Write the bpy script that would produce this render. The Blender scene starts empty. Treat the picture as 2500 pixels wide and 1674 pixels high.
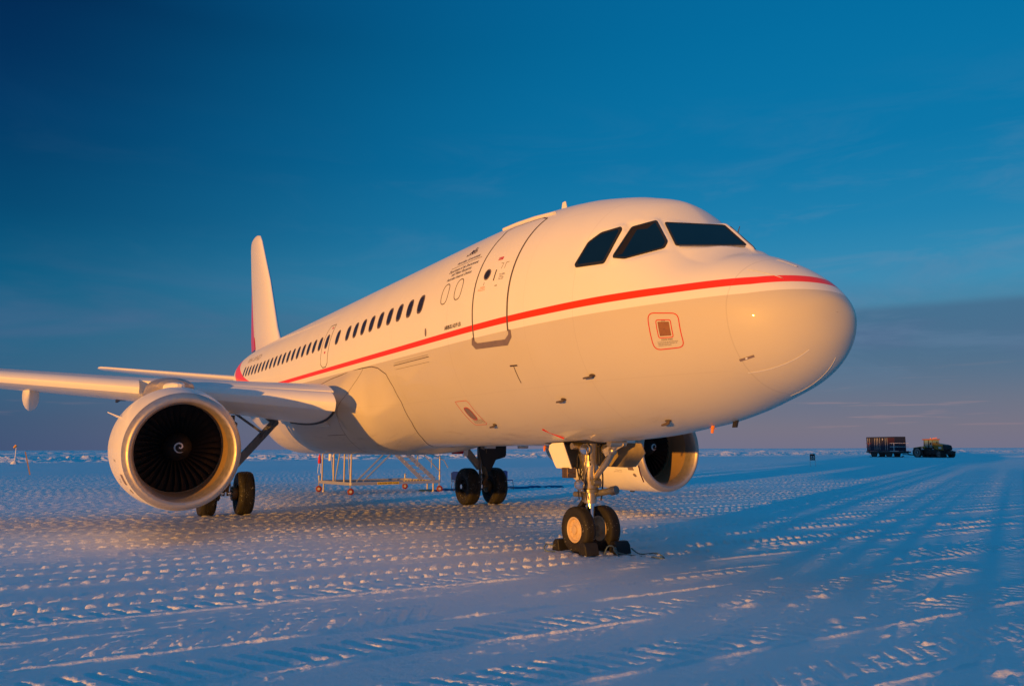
import bpy, bmesh, math, random
import numpy as np
from mathutils import Vector, Matrix
R = math.radians
random.seed(7)
sc = bpy.context.scene
COL = sc.collection

# ------------------------------------------------------------------ camera
CAM = np.array([5.9544, -7.8748, 1.6941]); YAW, PIT, ROL, FPX = 0.5275, 0.1334, -0.0027, 1926.5
d_ = np.array([-math.cos(YAW)*math.cos(PIT), math.sin(YAW)*math.cos(PIT), math.sin(PIT)])
r_ = np.cross(d_, [0, 0, 1]); r_ /= np.linalg.norm(r_); u_ = np.cross(r_, d_)
cr_, sr_ = math.cos(ROL), math.sin(ROL)
r2_ = cr_*r_ + sr_*u_; u2_ = -sr_*r_ + cr_*u_
cd = bpy.data.cameras.new('camera'); cam = bpy.data.objects.new('camera', cd); COL.objects.link(cam)
cam.matrix_world = Matrix(((r2_[0], u2_[0], -d_[0], CAM[0]), (r2_[1], u2_[1], -d_[1], CAM[1]),
                           (r2_[2], u2_[2], -d_[2], CAM[2]), (0, 0, 0, 1)))
cd.sensor_width = 36; cd.lens = FPX/2500*36; cd.clip_start = 0.1; cd.clip_end = 20000
sc.camera = cam
sc.view_settings.view_transform = 'Standard'
try: sc.view_settings.look = 'None'
except Exception: pass
sc.view_settings.exposure = 0; sc.view_settings.gamma = 1
sc.cycles.max_bounces = 8; sc.cycles.use_denoising = True

# ------------------------------------------------------------------ sun
AZ, EL = R(62.6), R(1.3)                       # azimuth of the light's travel from -X towards +Y, elevation
LD = Vector((-math.cos(AZ)*math.cos(EL), math.sin(AZ)*math.cos(EL), -math.sin(EL)))
sl = bpy.data.lights.new('sun', 'SUN'); sl.energy = 5.0; sl.angle = R(0.53); sl.color = (1.0, 0.405, 0.038)
so = bpy.data.objects.new('sun', sl); COL.objects.link(so)
so.rotation_euler = LD.to_track_quat('-Z', 'Y').to_euler()

# ------------------------------------------------------------------ node helpers
class NT:
    def __init__(s, nt): s.nt = nt
    def n(s, t, **k):
        nd = s.nt.nodes.new(t)
        for a, v in k.items(): setattr(nd, a, v)
        return nd
    def l(s, a, b): s.nt.links.new(a, b)
    def put(s, sock, v):
        if isinstance(v, (int, float, tuple, list)):
            sock.default_value = v
        else: s.l(v, sock)
    def m(s, op, a, b=0.0, c=0.0, clamp=False):
        nd = s.n('ShaderNodeMath', operation=op, use_clamp=clamp)
        s.put(nd.inputs[0], a); s.put(nd.inputs[1], b); s.put(nd.inputs[2], c)
        return nd.outputs[0]
    def ss(s, v, a, b, o0=0.0, o1=1.0):
        nd = s.n('ShaderNodeMapRange', interpolation_type='SMOOTHSTEP')
        s.put(nd.inputs[0], v)
        for i, q in zip((1, 2, 3, 4), (a, b, o0, o1)): nd.inputs[i].default_value = q
        return nd.outputs[0]
    def mix(s, f, a, b):
        nd = s.n('ShaderNodeMix', data_type='RGBA')
        s.put(nd.inputs[0], f)
        for i, q in ((6, a), (7, b)):
            if isinstance(q, (tuple, list)): nd.inputs[i].default_value = tuple(q)[:3] + (1,)
            else: s.l(q, nd.inputs[i])
        return nd.outputs[2]
    def noise(s, vec, scale, detail=4, rough=0.55, dist=0.0):
        nd = s.n('ShaderNodeTexNoise'); s.l(vec, nd.inputs['Vector'])
        nd.inputs['Scale'].default_value = scale; nd.inputs['Detail'].default_value = detail
        nd.inputs['Roughness'].default_value = rough; nd.inputs['Distortion'].default_value = dist
        return nd.outputs[0]
    def scale(s, vec, v):
        nd = s.n('ShaderNodeVectorMath', operation='MULTIPLY'); s.l(vec, nd.inputs[0]); nd.inputs[1].default_value = v
        return nd.outputs[0]
    def ramp(s, f, stops):
        nd = s.n('ShaderNodeValToRGB'); s.l(f, nd.inputs[0]); e = nd.color_ramp.elements
        while len(e) < len(stops): e.new(0.5)
        for q, (p, c) in zip(e, stops): q.position = p; q.color = tuple(c)[:3] + (1,)
        return nd.outputs[0]
def lin(r, g, b):
    f = lambda c: (c/255/12.92) if c/255 <= .04045 else ((c/255+.055)/1.055)**2.4
    return (f(r), f(g), f(b))

# ------------------------------------------------------------------ world: low sun physical sky plus the deep evening gradient opposite it
w = bpy.data.worlds.new('World'); sc.world = w; w.use_nodes = True
t = NT(w.node_tree); w.node_tree.nodes.clear()
tc = t.n('ShaderNodeTexCoord'); D = tc.outputs['Generated']
sx = t.n('ShaderNodeSeparateXYZ'); t.l(D, sx.inputs[0])
el = t.m('MULTIPLY', t.m('ARCSINE', sx.outputs[2]), 180/math.pi)          # degrees above the horizon
dt = t.n('ShaderNodeVectorMath', operation='DOT_PRODUCT'); t.l(D, dt.inputs[0]); dt.inputs[1].default_value = (-math.cos(AZ), math.sin(AZ), 0)
anti = dt.outputs['Value']
e01 = t.m('DIVIDE', t.m('MAXIMUM', el, 0.0), 90.0)
def P(*a): return [(deg/90, lin(*c)) for deg, c in a]
right = t.ramp(e01, P((0, (122, 114, 134)), (1.2, (127, 116, 128)), (3, (120, 117, 130)), (5.5, (100, 118, 138)), (8.2, (80, 124, 152)), (11, (58, 140, 178)), (15, (30, 128, 174)),
                      (20, (8, 118, 168)), (28, (0, 112, 164)), (38, (0, 104, 158)), (60, (3, 120, 174)), (90, (5, 124, 178))))
left = t.ramp(e01, P((0, (58, 80, 116)), (2, (54, 84, 118)), (5, (44, 96, 130)), (8, (18, 96, 132)), (11, (0, 84, 122)), (15, (0, 66, 106)), (21, (0, 50, 94)),
                     (28, (0, 34, 76)), (45, (6, 84, 140)), (60, (3, 120, 174)), (90, (5, 124, 178))))
f = t.ss(anti, 0.30, 0.99)
base = t.mix(f, left, right)
# behind the camera the sky warms towards the sun
back = t.ramp(e01, P((0, (190, 128, 78)), (4, (160, 120, 90)), (10, (96, 108, 120)), (22, (34, 100, 140)), (45, (4, 106, 156)), (90, (5, 124, 178))))
base = t.mix(t.ss(anti, 0.15, -0.75), base, back)
# soft cloud bank low on the antisolar side, and thin streaks
sv = t.scale(D, (1.0, 1.0, 9.0))
n1 = t.noise(sv, 1.7, 5, 0.55, 0.3)
edge = t.m('ADD', el, t.m('MULTIPLY', t.m('SUBTRACT', n1, 0.5), 1.3))
bank = t.m('MULTIPLY', t.ss(edge, 9.6, 8.7), t.ss(anti, 0.86, 0.965))
base = t.mix(t.m('MULTIPLY', bank, t.ss(el, 1.0, 8.0, 0.15, 0.80)), base, lin(68, 106, 138))
n2 = t.noise(t.scale(D, (1.6, 1.6, 9.0)), 2.1, 4, 0.5, 0.4)
wisp = t.m('MULTIPLY', t.ss(n2, 0.46, 0.74), t.m('MULTIPLY', t.ss(el, 0.5, 5.0), t.ss(el, 14.0, 8.0)))
base = t.mix(t.m('MULTIPLY', wisp, 0.34), base, lin(92, 104, 142))
n3 = t.noise(t.scale(D, (3.0, 3.0, 60.0)), 3.0, 4, 0.5, 0.2)
pink = t.m('MULTIPLY', t.ss(n3, 0.60, 0.70), t.m('MULTIPLY', t.ss(el, 0.8, 2.0), t.ss(el, 6.0, 3.0)))
base = t.mix(t.m('MULTIPLY', pink, t.ss(anti, 0.7, 1.0, 0.08, 0.26)), base, lin(178, 140, 140))
n4 = t.noise(t.scale(D, (1.0, 1.0, 4.0)), 1.3, 3, 0.5, 0.0)
base = t.mix(t.m('MULTIPLY', t.ss(n4, 0.35, 0.75), 0.08), base, lin(14, 120, 170))
n5 = t.noise(t.scale(D, (1.4, 1.4, 6.5)), 3.4, 6, 0.62, 0.8)
veil = t.m('MULTIPLY', t.ss(n5, 0.44, 0.72), t.m('MULTIPLY', t.ss(el, 26.0, 11.0), t.ss(el, 2.0, 8.0)))
base = t.mix(t.m('MULTIPLY', veil, t.ss(anti, 0.60, 0.97, 0.03, 0.26)), base, lin(112, 138, 168))
nish = t.n('ShaderNodeTexSky', sky_type='NISHITA'); nish.sun_disc = False
nish.sun_elevation = EL; nish.sun_rotation = math.atan2(math.cos(AZ), -math.sin(AZ)); nish.altitude = 700; nish.air_density = 1.0; nish.dust_density = 0.6; nish.ozone_density = 3.0
b1 = t.n('ShaderNodeBackground'); t.l(base, b1.inputs[0]); b1.inputs[1].default_value = 1.0
b2 = t.n('ShaderNodeBackground'); t.l(nish.outputs[0], b2.inputs[0]); b2.inputs[1].default_value = 0.006
ad = t.n('ShaderNodeAddShader'); t.l(b1.outputs[0], ad.inputs[0]); t.l(b2.outputs[0], ad.inputs[1])
ow = t.n('ShaderNodeOutputWorld'); t.l(ad.outputs[0], ow.inputs[0])

# ------------------------------------------------------------------ materials
def mat(name, col, rough=0.5, metal=0.0, var=0.08, vscale=6.0, coat=0.0, bump=0.0, bscale=40.0, emit=None, trans=0.0, spec=0.5):
    m = bpy.data.materials.new(name); m.use_nodes = True
    q = NT(m.node_tree); p = m.node_tree.nodes['Principled BSDF']
    tcn = q.n('ShaderNodeTexCoord'); O = tcn.outputs['Object']
    n = q.noise(O, vscale, 5, 0.6)
    c0 = tuple(max(0, x*(1-var)) for x in col); c1 = tuple(min(1, x*(1+var)) for x in col)
    q.l(q.mix(n, c0, c1), p.inputs['Base Color'])
    q.l(q.ss(n, 0.3, 0.7, max(0, rough-0.06), min(1, rough+0.06)), p.inputs['Roughness'])
    p.inputs['Metallic'].default_value = metal
    p.inputs['Coat Weight'].default_value = coat; p.inputs['Coat Roughness'].default_value = 0.06
    p.inputs['Specular IOR Level'].default_value = spec
    if trans: p.inputs['Transmission Weight'].default_value = trans
    if bump:
        b = q.n('ShaderNodeBump'); b.inputs['Strength'].default_value = bump; b.inputs['Distance'].default_value = 0.01
        q.l(q.noise(O, bscale, 4, 0.6), b.inputs['Height']); q.l(b.outputs[0], p.inputs['Normal'])
    return m
M = {}
M['white'] = mat('white_paint', (0.80, 0.79, 0.74), 0.42, coat=0.25, var=0.03, spec=0.25)
M['grey'] = mat('grey_paint', (0.55, 0.54, 0.50), 0.42, coat=0.2, var=0.05, spec=0.25)
M['alu'] = mat('bare_aluminium', (0.52, 0.47, 0.42), 0.52, 0.85, var=0.05, vscale=14)
M['steel'] = mat('gear_steel', (0.52, 0.46, 0.36), 0.36, 0.85, var=0.25, vscale=20)
M['greysteel'] = mat('grey_gear_paint', (0.20, 0.20, 0.20), 0.4, 0.5, var=0.25, vscale=18)
M['chrome'] = mat('polished_piston', (0.85, 0.85, 0.85), 0.16, 1.0, var=0.02)
M['dark'] = mat('dark_metal', (0.03, 0.03, 0.035), 0.5, 0.3, var=0.2)
M['blade'] = mat('fan_blade_titanium', (0.040, 0.036, 0.036), 0.5, 0.5, var=0.15)
M['duct'] = mat('inlet_lining', (0.36, 0.25, 0.14), 0.5, 0.3, var=0.06, vscale=30)
M['rubber'] = mat('tyre_rubber', (0.013, 0.012, 0.011), 0.72, var=0.4, vscale=14, bump=0.3, bscale=60)
M['black'] = mat('black_rubber', (0.012, 0.012, 0.013), 0.65, var=0.3)
M['frame'] = mat('dark_seal', (0.10, 0.075, 0.06), 0.55, var=0.1)
M['scuff'] = mat('scuff_plate_steel', (0.26, 0.20, 0.18), 0.5, 0.3, var=0.25, vscale=12)
M['cabwin'] = mat('cabin_glazing', (0.025, 0.022, 0.024), 0.25, var=0.1)
M['wintrim'] = mat('window_trim', (0.13, 0.10, 0.09), 0.5)
M['ink'] = mat('dark_lettering', (0.07, 0.05, 0.045), 0.5, var=0.02)
M['red'] = mat('red_marking', (0.62, 0.02, 0.015), 0.35, var=0.04, coat=0.2)
M['castor'] = mat('castor_rubber', (0.16, 0.012, 0.015), 0.6, var=0.2)
M['redcloth'] = mat('red_ribbon', (0.55, 0.02, 0.03), 0.8, var=0.2)
M['rimpaint'] = mat('wheel_rim_paint', (0.62, 0.48, 0.32), 0.45, 0.1, var=0.12, vscale=20)
M['regink'] = mat('registration_grey', (0.34, 0.30, 0.30), 0.5)
M['innerframe'] = mat('cockpit_lining', (0.017, 0.014, 0.013), 0.7, spec=0.2)
M['brown'] = mat('static_port_plate', (0.34, 0.15, 0.06), 0.45, 0.4, var=0.08, vscale=30)
M['orange'] = mat('orange_plastic', (0.85, 0.26, 0.03), 0.5, var=0.08)
M['yellow'] = mat('yellow_plate', (0.75, 0.55, 0.04), 0.5, var=0.12)
M['blue'] = mat('blue_plastic', (0.012, 0.05, 0.34), 0.5, var=0.15)
M['mat'] = mat('blue_strip', (0.01, 0.06, 0.22), 0.6, var=0.3, bump=0.5, bscale=9)
M['galv'] = mat('galvanised_steel', (0.50, 0.51, 0.52), 0.42, 0.55, var=0.15, vscale=16)
M['wood'] = mat('weathered_wood', (0.34, 0.22, 0.15), 0.8, var=0.3, vscale=9)
M['rope'] = mat('grey_green_rope', (0.14, 0.20, 0.20), 0.8, var=0.3, vscale=60)
M['container'] = mat('dark_blue_container_paint', (0.010, 0.014, 0.045), 0.6, var=0.25, vscale=3)
M['maroon'] = mat('maroon_container_paint', (0.045, 0.012, 0.016), 0.6, var=0.25, vscale=3)
M['tracyellow'] = mat('machine_yellow_paint', (0.36, 0.22, 0.025), 0.4, var=0.12, coat=0.1)
M['tracroof'] = mat('orange_cab_roof', (0.42, 0.13, 0.02), 0.4, var=0.1)
M['glass'] = mat('cab_glass', (0.20, 0.32, 0.30), 0.12, var=0.1)
M['whitemetal'] = mat('white_rail_paint', (0.72, 0.74, 0.76), 0.45, var=0.08)
M['rail'] = mat('red_rail_paint', (0.30, 0.02, 0.03), 0.5, var=0.1)
M['lens'] = mat('lamp_lens', (0.75, 0.75, 0.78), 0.08, 0.9, var=0.05)
M['brake'] = mat('brake_bronze', (0.25, 0.17, 0.10), 0.4, 0.8, var=0.3, vscale=25)
M['reflect'] = mat('pylon_polish', (0.55, 0.56, 0.58), 0.12, 0.9, var=0.03)
M['sign'] = mat('black_sign_board', (0.012, 0.010, 0.012), 0.6, var=0.2)
M['tail_red'] = mat('red_tail_paint', (0.62, 0.03, 0.03), 0.3, var=0.04, coat=0.2)
M['fender'] = mat('gear_bay_primer', (0.30, 0.25, 0.17), 0.6, var=0.35, vscale=10)

def fleck(m):
    q = NT(m.node_tree); p = m.node_tree.nodes['Principled BSDF']; O = q.n('ShaderNodeTexCoord').outputs['Object']
    src = p.inputs['Base Color'].links[0].from_socket
    n = q.m('MULTIPLY', q.ss(q.noise(O, 42.0, 2, 0.5), 0.66, 0.70), q.ss(q.noise(O, 5.0, 2, 0.5), 0.50, 0.60))
    q.l(q.mix(n, src, (0.75, 0.78, 0.80)), p.inputs['Base Color'])
fleck(M['rubber'])
def glass_mat():
    m = bpy.data.materials.new('cockpit_glass'); m.use_nodes = True
    p = m.node_tree.nodes['Principled BSDF']; q = NT(m.node_tree)
    O = q.n('ShaderNodeTexCoord').outputs['Object']
    n = q.noise(O, 1.8, 3, 0.5)
    q.l(q.mix(n, (0.002, 0.008, 0.028), (0.004, 0.016, 0.045)), p.inputs['Base Color'])
    p.inputs['Roughness'].default_value = 0.12; p.inputs['IOR'].default_value = 1.45
    p.inputs['Specular IOR Level'].default_value = 0.35
    return m
M['cockpit'] = glass_mat()

def livery():
    m = bpy.data.materials.new('aircraft_livery'); m.use_nodes = True
    q = NT(m.node_tree); p = m.node_tree.nodes['Principled BSDF']
    O = q.n('ShaderNodeTexCoord').outputs['Object']
    s = q.n('ShaderNodeSeparateXYZ'); q.l(O, s.inputs[0])
    S = q.m('MULTIPLY', s.outputs[0], -1.0); Z = s.outputs[2]
    def sweep(s0): return q.m('MULTIPLY', q.m('POWER', q.m('MAXIMUM', q.m('SUBTRACT', S, s0), 0.0), 1.86), 0.034)
    rise = q.m('MULTIPLY', q.m('MAXIMUM', q.m('SUBTRACT', 0.55, S), 0.0), 0.09)
    zin = q.m('ADD', q.m('ADD', 3.722, sweep(19.0)), rise)
    zout = q.m('ADD', q.m('ADD', 3.620, sweep(20.4)), rise)
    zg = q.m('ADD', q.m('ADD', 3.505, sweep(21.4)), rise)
    def below(e): return q.ss(q.m('SUBTRACT', e, Z), -0.003, 0.003)
    n = q.noise(O, 1.3, 5, 0.6)
    white = q.mix(n, (0.79, 0.78, 0.71), (0.82, 0.81, 0.74))
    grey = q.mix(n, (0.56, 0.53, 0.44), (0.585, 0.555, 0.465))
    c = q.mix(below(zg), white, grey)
    red = q.m('MULTIPLY', below(zin), q.m('SUBTRACT', 1.0, below(zout)))
    c = q.mix(red, c, (0.88, 0.040, 0.002))
    # skin joints and grime streaks low on the belly
    seams = None
    for x0, k in ((0.735, .15), (2.95, .10), (4.02, .06), (6.45, .12), (7.6, .05), (9.05, .10), (11.3, .05), (14.8, .10), (18.6, .10), (22.6, .12)):
        a = q.m('MULTIPLY', q.ss(q.m('ABSOLUTE', q.m('SUBTRACT', S, x0)), 0.010, 0.003), k)
        seams = a if seams is None else q.m('MAXIMUM', seams, a)
    for z0, k in ((2.62, .07), (5.22, .06)):
        a = q.m('MULTIPLY', q.m('MULTIPLY', q.ss(q.m('ABSOLUTE', q.m('SUBTRACT', Z, z0)), 0.008, 0.002), k), q.ss(S, 0.8, 1.2))
        seams = q.m('MAXIMUM', seams, a)
    c = q.mix(seams, c, (0.12, 0.10, 0.09))
    g = q.noise(q.scale(O, (0.5, 3.0, 3.0)), 2.2, 6, 0.65, 0.4)
    dirt = q.m('MULTIPLY', q.ss(g, 0.50, 0.78), q.ss(Z, 2.35, 1.80, 0.0, 0.45))
    c = q.mix(dirt, c, (0.20, 0.17, 0.15))
    q.l(c, p.inputs['Base Color'])
    q.l(q.ss(n, 0.3, 0.7, 0.42, 0.5), p.inputs['Roughness']); p.inputs['Specular IOR Level'].default_value = 0.15
    p.inputs['Coat Weight'].default_value = 0.35; p.inputs['Coat Roughness'].default_value = 0.035
    return m
M['livery'] = livery()

def fin_mat():
    m = bpy.data.materials.new('fin_livery'); m.use_nodes = True
    q = NT(m.node_tree); p = m.node_tree.nodes['Principled BSDF']
    O = q.n('ShaderNodeTexCoord').outputs['Object']
    s = q.n('ShaderNodeSeparateXYZ'); q.l(O, s.inputs[0])
    S = q.m('MULTIPLY', s.outputs[0], -1.0); Z = s.outputs[2]
    e = q.m('SUBTRACT', S, q.m('ADD', 30.35, q.m('MULTIPLY', q.m('SUBTRACT', Z, 6.17), 0.55)))
    q.l(q.mix(q.ss(e, -0.02, 0.02), (0.80, 0.80, 0.79), (0.62, 0.03, 0.03)), p.inputs['Base Color'])
    p.inputs['Roughness'].default_value = 0.3; p.inputs['Coat Weight'].default_value = 0.3
    return m
M['fin'] = fin_mat()

def snow_mat():
    m = bpy.data.materials.new('packed_snow'); m.use_nodes = True
    q = NT(m.node_tree); p = m.node_tree.nodes['Principled BSDF']
    O = q.n('ShaderNodeTexCoord').outputs['Object']
    n = q.noise(O, 0.35, 6, 0.6); n2 = q.noise(O, 9.0, 5, 0.65)
    c = q.mix(n, (0.88, 0.89, 0.91), (0.93, 0.94, 0.95))
    c = q.mix(q.ss(n2, 0.62, 0.80, 0.0, 0.22), c, (0.55, 0.66, 0.72))
    q.l(c, p.inputs['Base Color']); p.inputs['Roughness'].default_value = 0.55
    p.inputs['Specular IOR Level'].default_value = 0.25
    s = q.n('ShaderNodeSeparateXYZ'); q.l(O, s.inputs[0])
    X = s.outputs[0]
    nm = q.noise(O, 0.06, 3, 0.5)
    Xw = q.m('ADD', X, q.m('MULTIPLY', q.m('SUBTRACT', nm, 0.5), 14.0))
    near = q.ss(Xw, -62.0, -52.0); far = q.ss(Xw, -108.0, -122.0)
    amt = q.m('MAXIMUM', near, far)
    h1 = q.noise(O, 80.0, 5, 0.75); h2 = q.noise(O, 7.0, 5, 0.7); h3 = q.noise(O, 1.6, 5, 0.7)
    b1 = q.n('ShaderNodeBump'); q.l(q.m('MULTIPLY', amt, 1.0), b1.inputs['Strength']); b1.inputs['Distance'].default_value = 0.007; q.l(h1, b1.inputs['Height'])
    b2 = q.n('ShaderNodeBump'); q.l(q.m('ADD', q.m('MULTIPLY', amt, 0.46), 0.08), b2.inputs['Strength']); b2.inputs['Distance'].default_value = 0.05; q.l(h2, b2.inputs['Height']); q.l(b1.outputs[0], b2.inputs['Normal'])
    b3 = q.n('ShaderNodeBump'); q.l(q.m('ADD', q.m('MULTIPLY', amt, 0.20), q.m('MULTIPLY', far, 0.6)), b3.inputs['Strength']); b3.inputs['Distance'].default_value = 0.16; q.l(h3, b3.inputs['Height']); q.l(b2.outputs[0], b3.inputs['Normal'])
    q.l(b3.outputs[0], p.inputs['Normal'])
    return m
M['snow'] = snow_mat()

# ------------------------------------------------------------------ mesh helpers
class MB:
    def __init__(s): s.v = []; s.f = []; s.mi = []; s.cur = 0
    def add(s, vs, fs):
        o = len(s.v); s.v += [tuple(map(float, p)) for p in vs]; s.f += [tuple(i+o for i in f) for f in fs]; s.mi += [s.cur]*len(fs); return s
    def box(s, c, size, rot=None):
        hx, hy, hz = [q/2 for q in size]
        vs = [Vector((x, y, z)) for x in (-hx, hx) for y in (-hy, hy) for z in (-hz, hz)]
        if rot is not None: vs = [rot @ p for p in vs]
        vs = [p + Vector(c) for p in vs]
        return s.add(vs, [(0, 1, 3, 2), (4, 6, 7, 5), (0, 4, 5, 1), (2, 3, 7, 6), (0, 2, 6, 4), (1, 5, 7, 3)])
    def bar(s, a, b, w, h=None):
        a, b = Vector(a), Vector(b); h = h or w; d = (b-a); L = d.length; q = d.to_track_quat('X', 'Z').to_matrix()
        return s.box((a+b)/2, (L, w, h), q)
    def cyl(s, a, b, r0, r1=None, n=16, caps=True):
        r1 = r0 if r1 is None else r1
        return s.lathe(a, Vector(b)-Vector(a), [(0, r0), ((Vector(b)-Vector(a)).length, r1)], n, caps)
    def lathe(s, o, ax, prof, n=32, caps=False, squash=None):
        o = Vector(o); ax = Vector(ax).normalized(); q = ax.to_track_quat('Z', 'Y').to_matrix()
        X, Y = q.col[0], q.col[1]; vs = []
        for d, r in prof:
            for i in range(n):
                a = 2*math.pi*i/n; vs.append(o + ax*d + X*(r*math.cos(a)) + Y*(r*math.sin(a)))
        fs = [(j*n+i, j*n+(i+1) % n, (j+1)*n+(i+1) % n, (j+1)*n+i) for j in range(len(prof)-1) for i in range(n)]
        if caps: fs += [tuple(range(n))[::-1], tuple((len(prof)-1)*n+i for i in range(n))]
        return s.add(vs, fs)
    def tube(s, path, r, n=10, caps=True):
        P = [Vector(p) for p in path]; vs = []; up = Vector((0.13, 0.27, 0.95)).normalized()
        for i, p in enumerate(P):
            d = (P[min(i+1, len(P)-1)] - P[max(i-1, 0)]).normalized()
            x = d.cross(up)
            if x.length < 1e-3: x = d.cross(Vector((1, 0, 0)))
            x.normalize(); y = x.cross(d).normalized(); rr = r[i] if isinstance(r, (list, tuple)) else r
            for k in range(n):
                a = 2*math.pi*k/n; vs.append(p + x*(rr*math.cos(a)) + y*(rr*math.sin(a)))
        fs = [(j*n+i, (j+1)*n+i, (j+1)*n+(i+1) % n, j*n+(i+1) % n) for j in range(len(P)-1) for i in range(n)]
        if caps: fs += [tuple(range(n)), tuple((len(P)-1)*n+i for i in range(n))[::-1]]
        return s.add(vs, fs)
    def prism(s, poly, n, t):
        n = Vector(n).normalized()*t/2; k = len(poly)
        vs = [Vector(p)-n for p in poly] + [Vector(p)+n for p in poly]
        return s.add(vs, [tuple(range(k))[::-1], tuple(range(k, 2*k))] + [(i, (i+1) % k, (i+1) % k+k, i+k) for i in range(k)])
    def sphere(s, c, r, n=14, sc3=(1, 1, 1)):
        c = Vector(c); vs = []; m = n//2
        for j in range(m+1):
            for i in range(n):
                a, b = 2*math.pi*i/n, math.pi*j/m
                vs.append(c + Vector((r*sc3[0]*math.sin(b)*math.cos(a), r*sc3[1]*math.sin(b)*math.sin(a), r*sc3[2]*math.cos(b))))
        return s.add(vs, [(j*n+i, (j+1)*n+i, (j+1)*n+(i+1) % n, j*n+(i+1) % n) for j in range(m) for i in range(n)])
def build(name, mb, mats, parent=None, smooth=True, bevel=0.0, angle=35):
    me = bpy.data.meshes.new(name); me.from_pydata(mb.v, [], mb.f)
    for m_ in (mats if isinstance(mats, (list, tuple)) else [mats]): me.materials.append(M[m_] if isinstance(m_, str) else m_)
    me.polygons.foreach_set('material_index', mb.mi)
    bm = bmesh.new(); bm.from_mesh(me); bmesh.ops.remove_doubles(bm, verts=bm.verts, dist=1e-5)
    bmesh.ops.recalc_face_normals(bm, faces=bm.faces); 
    if smooth:
        for e in bm.edges:
            e.smooth = not (len(e.link_faces) == 2 and e.calc_face_angle(0) > R(angle))
        for f_ in bm.faces: f_.smooth = True
    bm.to_mesh(me); bm.free()
    o = bpy.data.objects.new(name, me); COL.objects.link(o)
    if parent is not None: o.parent = parent
    if bevel:
        b = o.modifiers.new('bevel', 'BEVEL'); b.width = bevel; b.segments = 2; b.limit_method = 'ANGLE'; b.angle_limit = R(40)
    return o
def thing(name, label, cat, loc=(0, 0, 0), rz=0, group=None):
    o = bpy.data.objects.new(name, None); COL.objects.link(o); o.empty_display_size = 0.3
    o.location = loc; o.rotation_euler = (0, 0, rz); return tag(o, label, cat, group)
def tag(o, label=None, cat=None, group=None, kind=None):
    if label: o['label'] = label
    if cat: o['category'] = cat
    if group: o['group'] = group
    if kind: o['kind'] = kind
    return o
def copy_tree(o, parent=None):
    c = o.copy(); COL.objects.link(c); c.parent = parent
    for ch in list(o.children): copy_tree(ch, c)
    return c

# ------------------------------------------------------------------ snow ground (relief is real geometry)
def hash2(ix, iy, seed):
    h = (ix.astype(np.int64)*374761393 + iy.astype(np.int64)*668265263 + seed*982451653) & 0x7fffffff
    h = ((h ^ (h >> 13))*1274126177) & 0x7fffffff
    return ((h ^ (h >> 16)) & 0xffff)/65535.0
def vn(x, y, seed=0):
    ix, iy = np.floor(x), np.floor(y); fx, fy = x-ix, y-iy
    fx = fx*fx*(3-2*fx); fy = fy*fy*(3-2*fy)
    a = hash2(ix, iy, seed); b = hash2(ix+1, iy, seed); c = hash2(ix, iy+1, seed); d = hash2(ix+1, iy+1, seed)
    return a+(b-a)*fx+(c-a)*fy+(a-b-c+d)*fx*fy
def fbm(x, y, seed=0, o=4, g=0.5):
    s = 0; a = 1; t_ = 0
    for i in range(o): s = s+a*vn(x*2**i, y*2**i, seed+i*17); t_ += a; a *= g
    return s/t_
def sstep(x, a, b):
    t_ = np.clip((x-a)/(b-a), 0, 1); return t_*t_*(3-2*t_)
rg = np.random.RandomState(5)
STR = [('slash', .55, .30, .024, .1), ('ridge', .95, .05, .026, 0), ('back', 1.7, .24, .015, .05), ('ridge', 2.15, .04, .022, .0), ('ridge', -0.44, 0.05, .030, 0), ('slash', -0.80, 0.32, .028, 0.05), ('ridge', -1.55, 0.055, .030, 0), ('back', -1.88, 0.27, .026, 0.1),
       ('ridge', -2.51, 0.035, .024, 0), ('ridge', -3.28, 0.05, .028, 0), ('slash', -3.58, 0.17, .026, 0.02), ('lump', -4.03, 0.08, .038, 0.1),
       ('back', -4.66, 0.17, .042, 0.15), ('ridge', -5.38, 0.04, .018, 0), ('back', -5.9, 0.11, .036, .05), ('lump', -6.35, 0.08, .036, .0), ('ridge', -6.75, 0.035, .020, 0), ('lump', -5.02, 0.06, .024, .1), ('lump', -4.33, 0.05, .022, .12), ('ridge', -2.85, .03, .016, 0), ('lump', -2.25, .06, .020, .1), ('back', -7.1, 0.14, .030, .1)]
x = -7.7
while x > -62:
    k = rg.choice(['lump', 'lump', 'lump', 'back', 'ridge', 'ridge'])
    STR.append((k, x, rg.uniform(.048, .075) if k != 'ridge' else .04, rg.uniform(.020, .032)*(0.7 if k == 'ridge' else 1), rg.uniform(0, .22)))
    x -= rg.uniform(.26, .46)*(1 if x > -20 else 1.1)
def pulse(p):      # p in 0..1 : steep face towards the low sun, gentle lee
    return sstep(p, 0.0, 0.12)*(1-sstep(p, 0.55, 0.80))
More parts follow.
